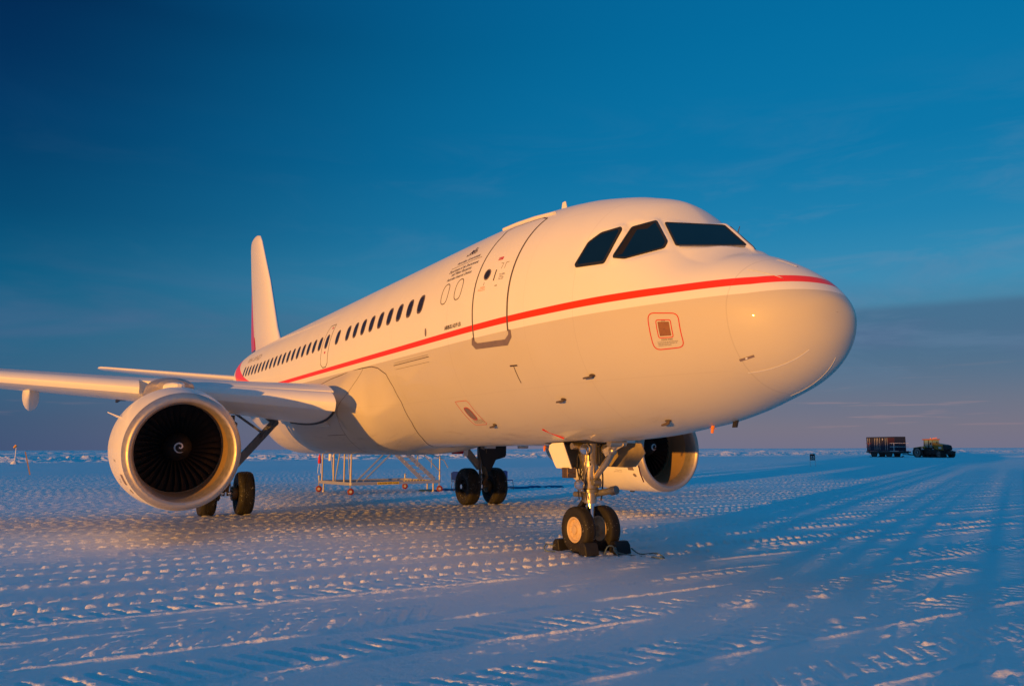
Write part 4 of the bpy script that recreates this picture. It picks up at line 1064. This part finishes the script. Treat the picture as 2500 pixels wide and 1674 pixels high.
build('safety_streamer', MB().tube([(-4.25, .45, 1.42), (-4.20, .44, 1.30), (-4.14, .46, 1.16)], .010, 6), 'redcloth', ng)

# main gear
def main_gear(sd):
    g = bpy.data.objects.new('main_landing_gear', None); COL.objects.link(g); g.parent = plane
    X = -16.0
    for y in (3.33, 4.26): gear_wheel(g, (X, sd*y, .555), .565, .40, .26, dark=True)
    m = MB(); m.cyl((X, sd*3.1, .56), (X, sd*4.5, .56), .07)
    m.cyl((X, sd*3.795, .50), (X, sd*3.795, 1.25), .085, n=20)
    build('piston', m, 'chrome', g)
    m = MB(); m.lathe((X, sd*3.795, 1.10), (0, 0, 1), [(0, .10), (0, .14), (.08, .15), (.12, .13), (.6, .13), (1.5, .16)], 24, True)
    m.bar((X+.35, sd*3.72, 2.4), (X, sd*3.79, 1.5), .14)
    build('strut', m, 'greysteel', g)
    m = MB(); m.bar((X, sd*3.74, 1.12), (X-.0, sd*2.62, 2.40), .13, .20); m.bar((X, sd*2.62, 2.42), (X, sd*3.35, 2.98), .11, .11)
    m.cyl((X-.1, sd*2.60, 2.42), (X+.1, sd*2.60, 2.42), .10); m.bar((X+.1, sd*2.90, 2.12), (X+.1, sd*3.66, 2.65), .05, .06); m.bar((X+.1, sd*2.9, 2.12), (X+.1, sd*2.62, 2.42), .035)
    m.cyl((X+.1, sd*2.95, 2.0), (X+.1, sd*2.80, 2.25), .06); m.cyl((X, sd*3.75, 2.75), (X, sd*2.6, 2.55), .03)
    build('side_stay', m, 'greysteel', g, bevel=.008)
    m = MB()
    for s in (-1, 1):
        m.cyl((X, sd*3.795+s*.28, .56), (X, sd*3.795+s*.16, .56), .19, n=28)
        for k in range(7): a = 2*math.pi*k/7; m.cyl((X+.13*math.cos(a), sd*3.795+s*.14, .56+.13*math.sin(a)), (X+.13*math.cos(a), sd*3.795+s*.20, .56+.13*math.sin(a)), .035, n=10)
    m.bar((X+.14, sd*3.795, .62), (X+.34, sd*3.795, .88), .10, .06); m.bar((X+.34, sd*3.795, .88), (X+.13, sd*3.795, 1.18), .10, .06)
    for k in range(6):
        pth = [(X+.12+.03*math.sin(q*5+k), sd*3.795+.10*math.sin(q*4+k*1.3), .6+q*1.1) for q in np.linspace(0, 1, 9)]; m.tube(pth, .012, 6)
    build('brake_assembly', m, 'brake', g)
    # leg door on the outboard side
    m = MB().prism([(X+.12, sd*3.62, 1.78), (X+.12, sd*4.62, 1.82), (X+.14, sd*4.60, 1.50), (X+.14, sd*4.56, 1.44), (X+.16, sd*4.22, 1.36), (X+.18, sd*4.03, 1.02), (X+.18, sd*3.92, 1.0), (X+.16, sd*3.75, 1.25)], (1, 0, 0), .04)
    build('leg_door', m, 'dark', g, bevel=.008)
    if sd < 0: return g
    build('hinge_panel', MB().prism([(X+.5, sd*2.92, 1.48), (X+.5, sd*3.06, 1.48), (X+.5, sd*3.10, 1.80), (X+.5, sd*2.96, 1.80)], (1, 0, 0), .03), 'whitemetal', g, bevel=.008)
    for yy in (3.78, 4.95): build('bay_lip', MB().box((X+.6, sd*yy, 1.76), (.1, .34, .10)), 'whitemetal', g, bevel=.008)
    build('pitot_cover', MB().tube([(X+.5, sd*2.55, 1.62), (X+.5, sd*2.9, 1.60)], [.07, .05], 8), 'redcloth', g)
for sd in (-1, 1): main_gear(sd)

# ------------------------------------------------------------------ wheel chocks and rope
CHG = 'rubber chocks round the nose wheels'
def chock(name, c, rz, L0, label, h=.20, d=.22):
    t_ = thing(name, label, 'wheel chock', (c[0], c[1], gz(c[0], c[1])-.01), rz, CHG)
    m = MB().prism([(-d/2, 0, 0), (d/2, 0, 0), (d*.36, 0, h*.72), (d*.12, 0, h), (-d*.34, 0, h)], (0, 1, 0), L0)
    build('rubber_block', m, 'black', t_, bevel=.015)
    m = MB(); m.tube([(.0, L0/2, h*.55), (.0, L0/2+.03, h*.55), (.0, L0/2+.04, h*.45), (0, L0/2, h*.42)], .010, 6); build('rope_eye', m, 'greysteel', t_)
    return t_
chock('wheel_chock', (-5.46, -.27, 0), math.pi, .24, 'black rubber chock tucked behind the near nose wheel')
chock('wheel_chock', (-4.62, -.30, 0), 0, .26, 'black rubber chock in front of the near nose wheel')
chock('wheel_chock', (-4.55, .27, 0), 0, .30, 'black rubber chock in front of the far nose wheel, right of the rope loop')
chock('wheel_chock', (-5.44, .27, 0), math.pi, .24, 'black rubber chock behind the far nose wheel')
def rope(pth, r): 
    out = []
    P_ = [Vector(p) for p in pth]
    for i in range(len(P_)-1):
        p0, p1, p2, p3 = P_[max(i-1, 0)], P_[i], P_[i+1], P_[min(i+2, len(P_)-1)]
        for q in np.linspace(0, 1, 7)[:-1]:
            out.append(tuple(.5*((2*p1)+(p2-p0)*q+(2*p0-5*p1+4*p2-p3)*q*q+(3*p1-3*p2+p3-p0)*q**3)))
    out.append(tuple(P_[-1])); return MB().tube(out, r, 7)
def gp(x, y, dz=.012): return (x, y, gz(x, y)+dz)
tag(build('rope', rope([gp(-4.45, -.12, .04), (-4.45, -.06, .14), (-4.42, .02, .15), (-4.40, .08, .05), gp(-4.30, .05), (-4.36, 0.0, .10), (-4.42, .08, .12), gp(-4.40, .12, .05), gp(-4.25, .3), gp(-3.95, .45), gp(-3.70, .42), gp(-3.80, .55), gp(-4.1, .65), gp(-4.35, .52), gp(-4.45, .42, .10)], .011), 'rope'),
    'thin grey-green rope looped between the front chocks and trailing over the snow', 'rope')
tag(build('rope', rope([gp(-5.50, -.36, .06), gp(-5.56, -.50, .10), gp(-5.48, -.60, .04), gp(-5.36, -.58), gp(-5.30, -.50)], .009), 'rope'),
    'short dark rope tail beside the chock behind the near nose wheel', 'rope')

# ------------------------------------------------------------------ maintenance stand behind the belly
st = thing('maintenance_stand', 'wheeled aluminium maintenance stand with steps standing beyond the belly of the airliner', 'maintenance stand')
A_, B_, C_, D_ = Vector((-25.94, 1.66, 0)), Vector((-23.03, 2.0, 0)), Vector((-23.37, 5.82, 0)), Vector((-25.05, 5.6, 0))
up = lambda v, z: Vector((v.x, v.y, z))
D_ = Vector((-26.2, 5.5, 0))
m = MB()
for a, b in ((A_, B_), (B_, C_), (C_, D_), (D_, A_)): m.bar(up(a, .41), up(b, .41), .08, .12)
build('base_frame', m, 'galv', st, bevel=.006)
def onl(a, b, q, z): v = a.lerp(b, q); return (v.x, v.y, z)
for q in (.10, .47, .80, 1.0): build('post', MB().cyl(onl(A_, B_, q, .45), onl(A_, B_, q, 2.3), .032, n=10), 'alu', st)
m = MB()
for q0, q1 in ((.47, .36), (.52, .68), (.52, .70), (.98, .88)): m.cyl(onl(A_, B_, q0, .45), onl(A_, B_, q1, 1.9), .020, n=8)
m.cyl(onl(B_, C_, .06, .50), onl(B_, C_, .38, 1.62), .028, n=8); m.cyl(onl(B_, C_, .13, .50), onl(B_, C_, .46, 1.62), .028, n=8)
build('brace', m, 'galv', st)
m = MB()
for off in (0, .42):
    m.bar(onl(B_, C_, .49+off*.3, 1.5), onl(B_, C_, .79+off*.35, .50), .06, .14)
build('stair_stringer', m, 'galv', st)
m = MB()
for k in range(6):
    q = k/5; v = Vector(onl(B_, C_, .52+.29*q, 1.38-q*.80)); v2 = Vector(onl(B_, C_, .62+.29*q, 1.38-q*.80)); m.bar(v, v2, .16, .03)
build('stair_tread', m, 'galv', st)
m = MB(); m.box((-24.6, 3.7, 2.25), (3.1, 3.9, .08), Matrix.Rotation(R(5), 3, 'Z')); build('platform', m, 'galv', st)
build('post', MB().cyl(onl(B_, C_, 1.0, .45), onl(B_, C_, 1.0, 1.45), .028, n=10), 'alu', st)
m = MB(); m.cyl(onl(B_, C_, .80, 1.5), onl(B_, C_, 1.0, .82), .022, n=8); m.cyl(onl(B_, C_, .90, .95), onl(B_, C_, .90, 1.3), .02, n=8); m.tube([onl(B_, C_, .90, 1.5), onl(B_, C_, 1.05, 1.25), onl(B_, C_, 1.10, .95)], .022, 8); m.cyl(onl(B_, C_, .735, 1.0), onl(B_, C_, .735, 1.6), .03, n=8)
build('handrail', m, 'galv', st)
build('warning_plate', MB().prism([onl(B_, C_, .28, .355), onl(B_, C_, .52, .355), onl(B_, C_, .52, .455), onl(B_, C_, .28, .455)], (1, .09, 0), .09), 'yellow', st)
raw = text_mesh('CAUTION KEEP CLEAR', .1, lambda uv: [(u, v, 0) for u, v in uv]); wd = max(p[0] for p in raw.v)
cdir = (C_-B_).normalized(); b0 = Vector(onl(B_, C_, .285, .375))+Vector((.052, 0, 0))
build('warning_lettering', text_mesh('CAUTION KEEP CLEAR', .1, lambda uv: [tuple(b0+cdir*(u*.87/wd)+Vector((0, 0, v*.9))) for u, v in uv]), 'ink', st)
build('hazard_stripe', MB().bar(onl(B_, C_, .58, .475), onl(B_, C_, .84, .475), .085, .03), 'yellow', st)
m = MB()
for k in range(7): m.bar(onl(B_, C_, .59+k*.035, .477), onl(B_, C_, .603+k*.035, .477), .089, .032)
build('hazard_stripe', m, 'ink', st)
for v in (A_, B_, C_, D_):
    w_ = build('castor_wheel', MB().lathe((v.x, v.y, .125), (1, -.35, 0), [(-.04, .03), (-.04, .11), (-.03, .125), (.03, .125), (.04, .11), (.04, .03)], 24), 'castor', st)
    m = MB().bar((v.x-.055, v.y, .12), (v.x-.055, v.y, .36), .02, .08).cyl((v.x, v.y, .36), (v.x, v.y, .62), .035, n=10)
    m.cyl((v.x, v.y, .60), (v.x, v.y, .66), .05, n=10); m.lathe((v.x, v.y, .125), (1, -.35, 0), [(-.05, .001), (-.05, .055), (.05, .055), (.05, .001)], 12)
    build('castor_fork', m, 'galv', st)
for v in (Vector((-25.6, 1.75, 0)), Vector((-24.3, 5.7, 0)), Vector((-23.5, 5.6, 0))):
    build('jack_foot', MB().cyl((v.x, v.y, .04), (v.x, v.y, .42), .03, n=10).cyl((v.x, v.y, .02), (v.x, v.y, .05), .07, n=12), 'alu', st)
build('streamer', MB().prism([(-25.2, 1.8, 1.25), (-25.15, 1.85, 1.25), (-25.1, 1.85, 1.60), (-25.2, 1.8, 1.60)], (1, 0, 0), .01), 'whitemetal', st)

# ------------------------------------------------------------------ chairs and a flat blue strip beyond the far main wheels
def chair(label, loc, rz):
    c = thing('chair', label, 'chair', loc, rz, 'blue chairs on the snow beyond the far main wheels')
    bk = rounded([(-.23, .42), (.23, .42), (.23, .78), (-.23, .78)], .12, 6)
    build('backrest', MB().prism([(.20+.02*math.cos(a*6), a, b) for a, b in bk], (1, 0, 0), .025), 'blue', c)
    st_ = rounded([(-.22, -.22), (.22, -.22), (.22, .22), (-.22, .22)], .07, 5)
    build('seat', MB().prism([(a, b, .385) for a, b in st_], (0, 0, 1), .03), 'blue', c)
    for sx__ in (-1, 1):
        for sy in (-1, 1): build('leg', MB().cyl((sx__*.19, sy*.20, .37), (sx__*.22, sy*.24, -.02), .011, n=8), 'dark', c)
        build('back_frame', MB().cyl((.20, sx__*.225, .37), (.21, sx__*.235, .75), .011, n=8), 'dark', c)
    return c
chair('blue plastic chair with dark legs right of the far main wheels', (-23.4, 8.92, gz(-23.4, 8.9)), math.pi+.15)
chair('blue plastic chair half hidden on the left of the far main wheels', (-23.4, 6.66, gz(-23.4, 6.6)), math.pi-.2)
m = MB(); nx = 30  # thin blue strip draped flat over the snow
for k in range(nx+1):
    y = 5.3+k*(12.0-5.3)/nx
    for j in range(4): m.v.append((-23.7-.22*j+.1*math.sin(k*.7), y, gz(-23.7, y)+.035+.02*math.sin(k*1.3+j)+(.02 if j in (1, 2) else -.03)))
m.f = [(k*4+j, k*4+j+1, (k+1)*4+j+1, (k+1)*4+j) for k in range(nx) for j in range(3)]; m.mi = [0]*len(m.f)
tp = build('ground_strip', m, 'mat'); mo = tp.modifiers.new('s', 'SOLIDIFY'); mo.thickness = .03
tag(tp, 'long blue strip lying flat on the snow under the blue chairs', 'ground_strip')

# ------------------------------------------------------------------ markers on the field
o = thing('runway_sign', 'small black board with white figures on two posts, right of the far engine', 'sign', (-44.5, 54.1, gz(-44.5, 54.1)), 0)
rz = math.atan2(-7.87-54.1, 5.95+44.5)   # faces the parked aircraft
o.rotation_euler = (0, 0, rz)
build('board', MB().box((0, 0, .87), (.05, .40, .58)), 'sign', o, bevel=.01)
build('sign_lettering', text_mesh('53', .33, lambda uv: [(.03, u-.155, .68+v*1.3) for u, v in uv], bold=.004), 'whitemetal', o)
for y in (-.22, .22): build('post', MB().cyl((-.04, y, -.1), (-.04, y, 1.1), .028, n=8), 'whitemetal', o)
tag(build('marker_stake', MB().prism([(-59.3, -9.31, 1.60), (-59.3, -9.23, 1.60), (-59.3, -8.82, -.1), (-59.3, -8.90, -.1)], (1, 0, 0), .05), 'wood'), 'leaning weathered wooden stake stuck in the snow left of the near engine', 'marker stake')
ws = thing('windsock', 'small pole with a drooping orange windsock at the far left horizon', 'windsock', (-112, -11.45, gz(-112, -11.45)))
build('pole', MB().cyl((0, 0, 0), (0, 0.05, 2.35), .05, .04, 10), 'whitemetal', ws)
M['sock'] = mat('windsock_cloth', (0.60, 0.30, 0.05), 0.8)
build('sock', MB().lathe((0, .05, 2.32), (0, -.45, -.55), [(0, .16), (.25, .14), (.45, .09)], 14), 'sock', ws)
build('base', MB().lathe((0, 0, .0), (0, 0, 1), [(-.1, .55), (.25, .35), (.45, .08)], 9), 'whitemetal', ws)
rf = thing('marker_flag', 'red marker sleeve on two thin white legs beyond the tail end of the maintenance stand', 'marker', (-51.2, 9.2, gz(-51.2, 9.2)))
build('red_sleeve', MB().lathe((0, 0, .70), (0, .02, 1), [(0, .09), (.1, .12), (.45, .10), (.68, .03)], 12, True), 'redcloth', rf)
for y in (-.10, .10): build('leg', MB().cyl((0, y*1.2, -.05), (0, y*.6, .75), .02, n=8), 'whitemetal', rf)

# ------------------------------------------------------------------ cargo sled, container, tracked tractor (axes: +X towards the tractor's nose)
def cargo_sled(label, loc, rz):
    o = thing('cargo_sled', label, 'sled', loc, rz, 'cargo sleds')
    m = MB().box((0, 0, .98), (8.6, 2.5, .22)); m.box((0, -.8, .82), (8.2, .18, .2)); m.box((0, .8, .82), (8.2, .18, .2))
    build('deck', m, 'dark', o, bevel=.01)
    for x_ in (-2.6, 1.2):
        for y_ in (-.95, .95):
            m = MB(); m.prism([(x_-1.1, y_, .14), (x_-.9, y_, .0), (x_+1.2, y_, .0), (x_+1.55, y_, .22), (x_+1.50, y_, .28), (x_+1.1, y_, .12), (x_-.9, y_, .12)], (0, 1, 0), .35)
            m.prism([(x_-.5, y_, .10), (x_+.6, y_, .10), (x_+.9, y_, .80), (x_-.9, y_, .80)], (0, 1, 0), .2)
            build('runner', m, 'dark', o)
    build('drawbar', MB().bar((4.2, -.6, .6), (6.4, 0, .42), .14).bar((4.2, .6, .6), (6.4, 0, .42), .14), 'dark', o)
    def railing(x0, x1, mt):
        m = MB()
        for y_ in (-1.2, 1.2):
            for z_ in (1.15, 1.95, 2.6): m.bar((x0, y_, z_), (x1, y_, z_), .07)
            m.bar(((x0+x1)/2, y_, 1.0), ((x0+x1)/2, y_, 2.6), .10)
        xe = x0 if abs(x0) > abs(x1) else x1
        for z_ in (1.95, 2.6): m.bar((xe, -1.2, z_), (xe, 1.2, z_), .07)
        build('railing', m, mt, o)
    railing(-4.25, -2.95, 'rail'); railing(1.85, 3.85, 'whitemetal')
    return o
def container(label, loc, rz, L0=7.3):
    o = thing('cargo_container', label, 'container', loc, rz, 'cargo containers')
    m = MB(); x_ = -L0/2; H0, W0 = 2.7, 2.4
    n = int(L0/.18); vs = []
    xs = np.linspace(-L0/2+.1, L0/2-.1, n*2); 
    for sdy in (-1, 1):
        k0 = len(m.v)
        for i_, xx in enumerate(xs):
            yy = sdy*(W0/2-(.045 if (i_//2) % 2 else 0)); m.v += [(xx, yy, .1), (xx, yy, H0-.1)]
        m.f += [(k0+2*i_, k0+2*i_+2, k0+2*i_+3, k0+2*i_+1) for i_ in range(len(xs)-1)]
    m.mi = [0]*len(m.f)
    m.box((0, 0, H0-.06), (L0-.02, W0-.12, .05)); m.box((0, 0, .06), (L0-.02, W0-.12, .05)); m.box((-L0/2+.06, 0, H0/2), (.04, W0-.2, H0-.2)); m.box((L0/2-.06, 0, H0/2), (.04, W0-.2, H0-.2))
    build('wall_panels', m, 'container', o, smooth=False)
    m = MB()
    for sx__ in (-1, 1):
        for sy in (-1, 1):
            m.box((sx__*(L0/2-.06), sy*(W0/2-.05), H0/2), (.14, .13, H0-.004))
        for z_ in (.07, H0-.07): m.box((sx__*(L0/2-.06), 0, z_), (.135, W0-.24, .14))
    for sy in (-1, 1):
        for z_ in (.07, H0-.07): m.box((0, sy*(W0/2-.05), z_), (L0-.27, .125, .14))
    build('corner_frame', m, 'container', o, smooth=False)
    build('end_panel', MB().box((L0/2-1.0, -W0/2+.02, H0-.75), (1.75, .06, 1.1)), 'maroon', o)
    m = MB()
    for k in (-3.3, -2.85, -1.5, -1.02, -.70, -.18, 1.25, 1.72):
        m.cyl((k, -W0/2-.035, .25), (k, -W0/2-.035, H0-.2), .035, n=8)
        for z_ in (.5, 1.3, 2.1): m.box((k, -W0/2-.01, z_), (.10, .06, .06))
    build('lock_rod', m, 'galv', o)
    build('number_decal', text_mesh('7', .45, lambda uv: [(.35+u*1.6, -W0/2-.012, 2.05+v) for u, v in uv], bold=.008), 'whitemetal', o)
    return o
tz = lambda x, y: gz(x, y)
TR = R(-13)     # the train faces a little away from the camera
tdir = Vector((math.cos(TR), math.sin(TR), 0))
sx0 = Vector((-88.4, 129.3, 0))
cargo_sled('long flat cargo sled with red and white end railings hitched behind the yellow tractor', (sx0.x, sx0.y, tz(sx0.x, sx0.y)-.03), TR)
c2 = sx0-tdir*.45+Vector((0, 0, 1.11)); container('dark blue cargo container riding on the sled behind the yellow tractor', (c2.x, c2.y, c2.z+tz(sx0.x, sx0.y)-.03), TR)

def tractor(label, loc, rz):
    o = thing('tractor', label, 'tractor', loc, rz)
    for sy in (-1, 1):
        y_ = sy*1.2
        # rubber belt loop: tall drive wheel at the back, idler at the front
        def belt(off):
            P_ = []
            for a in np.linspace(90, 270, 14): P_.append((-2.35+(.88+off)*math.cos(R(a)), .92+(.88+off)*math.sin(R(a))))
            P_.append((0, .04-off))
            for a in np.linspace(-90, 90, 14): P_.append((2.55+(.58+off)*math.cos(R(a)), .62+(.58+off)*math.sin(R(a))))
            return P_
        a = belt(0); b = belt(-.10); n = len(a); m = MB()
        for yy in (y_-.36, y_+.36):
            m.v += [(p[0], yy, p[1]) for p in a]; m.v += [(p[0], yy, p[1]) for p in b]
        for i_ in range(n):
            k = (i_+1) % n
            m.f += [(i_, k, 2*n+k, 2*n+i_), (n+i_, n+k, 3*n+k, 3*n+i_), (i_, k, n+k, n+i_), (2*n+i_, 2*n+k, 3*n+k, 3*n+i_)]
        m.mi = [0]*len(m.f)
        for q in range(n-1):
            p0, p1 = Vector((a[q][0], 0, a[q][1])), Vector((a[q+1][0], 0, a[q+1][1])); L1 = (p1-p0).length; kk = max(1, int(L1/.25))
            for z_ in range(kk):
                c = p0.lerp(p1, (z_+.5)/kk); m.box((c.x, y_, c.z), (.08, .74, .08))
        build('track_belt', m, 'rubber', o)
        for x_, z_, r0 in ((-2.35, .92, .80), (2.55, .62, .50), (-.9, .32, .26), (.1, .32, .26), (1.1, .32, .26)):
            build('track_wheel', MB().lathe((x_, y_, z_), (0, sy, 0), [(.0, r0*.3), (.34, r0*.25), (.34, r0*.45), (.18, r0*.5), (.18, r0*.85), (.30, r0*.9), (.30, r0), (-.3, r0)], 28), 'dark' if r0 < .5 else 'greysteel', o)
        build('mudguard', MB().prism([(-3.1, y_, 1.75), (-1.0, y_, 2.0), (-.6, y_, 1.72), (-.7, y_, 1.66), (-1.1, y_, 1.9), (-3.05, y_, 1.66)], (0, 1, 0), .72), 'tracyellow', o)
    build('chassis', MB().box((.2, 0, 1.0), (5.6, 1.5, .9)), 'dark', o, bevel=.05)
    build('bonnet', MB().prism([(.55, 0, 1.45), (3.35, 0, 1.30), (3.5, 0, 1.6), (3.3, 0, 2.08), (2.6, 0, 2.28), (.55, 0, 2.62)], (0, 1, 0), 1.15), 'tracyellow', o, bevel=.08)
    build('grille', MB().prism([(2.6, 0, 1.28), (3.42, 0, 1.28), (3.56, 0, 1.6), (3.36, 0, 2.12), (2.62, 0, 2.31)], (0, 1, 0), 1.19), 'dark', o, bevel=.04)
    build('bonnet_decal', MB().prism([(1.7, 0, 1.55), (2.3, 0, 1.52), (2.3, 0, 1.85), (1.7, 0, 1.88)], (0, 1, 0), 1.20), 'whitemetal', o)
    m = MB()
    for x_, y_ in ((-1.35, -.8), (-1.35, .8), (.62, -.8), (.50, .8), (-.25, -.82), (-.25, .82)): m.bar((x_, y_, 1.6), (x_*.92, y_*.93, 3.12), .10)
    m.box((-.4, 0, 1.62), (2.1, 1.6, .25)); build('cab_frame', m, 'dark', o)
    build('cab_glass', MB().prism([(-1.30, 0, 1.72), (.55, 0, 1.72), (.50, 0, 3.1), (-1.22, 0, 3.1)], (0, 1, 0), 1.46), 'glass', o, bevel=.02)
    build('cab_roof', MB().box((-.42, 0, 3.2), (2.35, 1.75, .20)), 'tracroof', o, bevel=.06)
    m = MB()
    for x_ in (-.2, .35): m.cyl((x_, -.3, 3.3), (x_, -.3, 3.45), .09)
    m.bar((.1, .2, 3.42), (.7, .2, 3.5), .10); build('beacon', m, 'orange', o)
    build('exhaust_stack', MB().cyl((1.25, -.45, 2.3), (1.25, -.45, 2.85), .06), 'dark', o)
    build('front_weight', MB().box((3.75, 0, .95), (.75, 1.3, .35)).box((4.05, 0, 1.05), (.3, .7, .2)), 'dark', o, bevel=.04)
    build('hand_rail', MB().tube([(.6, -.85, 2.3), (1.1, -.85, 1.75), (1.6, -.85, 1.45), (3.0, -.82, 1.35)], .05, 8), 'tracyellow', o)
    build('mirror', MB().bar((.5, -.85, 2.6), (.62, -1.15, 2.6), .04).box((.62, -1.2, 2.45), (.06, .22, .36)), 'dark', o)
    return o
tp_ = Vector((-78.8, 128.3, 0)); tractor('yellow tracked tractor with an orange cab roof facing right, far right', (tp_.x, tp_.y, tz(tp_.x, tp_.y)-.02), TR)

# ------------------------------------------------------------------ unseen stand-ins added behind the photographer, towards the sun, to cast the long shadows
SA, CA = math.sin(AZ), math.cos(AZ)
def uvp(u, v): return (SA*u-CA*v, CA*u+SA*v)
def parked(u, v, z0, label, Lc):  # adds an unseen container to block the low sun
    x_, y_ = uvp(u, v); return container(label, (x_, y_, z0), math.atan2(CA, SA), Lc)
parked(6.0, -33, -.05, 'unseen dark blue container added behind the photographer as a shadow caster, nearer the crates', 4.6)
parked(11.6, -31, -.05, 'unseen dark blue container added behind the photographer as a shadow caster, farthest right', 5.4)
for k, (ua, ub, hc) in enumerate(((-4.0, -3.25, 2.35), (-3.08, -2.40, 2.4), (-1.58, -1.10, 2.3), (-.94, -.48, 2.4), (-.36, .10, 2.3), (.24, .50, 2.35), (.98, 1.42, 2.4), (1.56, 2.30, 2.3), (2.52, 3.45, 2.4))):  # added casters, widths and gaps shaped for the light streaks
    x_, y_ = uvp((ua+ub)/2, -30-.4*k); wc = ub-ua-.04
    o = thing('shadow_crate', 'unseen tall narrow grey crate added behind the photographer as a shadow caster', 'crate', (x_, y_, -.05), math.atan2(CA, SA), 'unseen shadow casters added in a row behind the photographer')
    build('crate_body', MB().box((0, 0, hc/2), (wc, .6, hc)), 'galv', o, bevel=.02)
    build('crate_lid', MB().box((0, 0, hc+.03), (wc+.04, .64, .05)), 'dark', o, bevel=.01)
# unseen low snow bank added on the sun side to shade the foreground
m = MB(); NB = 90
for k in range(NB+1):
    u0 = -46+k*.9
    for j, (dv, hh) in enumerate(((-3.2, -.3), (-1.4, .7), (0, 1.0), (1.2, .75), (3.4, -.3))):
        x_, y_ = uvp(u0, -56+dv+.8*math.sin(k*.31)); hB = .34+.22*float(fbm(np.array([u0*.22]), np.array([0.3]), 201, 3)[0]-.5)*2
        m.v.append((x_, y_, hB*hh if hh > 0 else -.3))
m.f = [(k*5+j, k*5+j+1, (k+1)*5+j+1, (k+1)*5+j) for k in range(NB) for j in range(4)]; m.mi = [0]*len(m.f)
sb = build('shading_bank', m, 'snow'); tag(sb, kind='structure')
print('objects', len(bpy.data.objects))
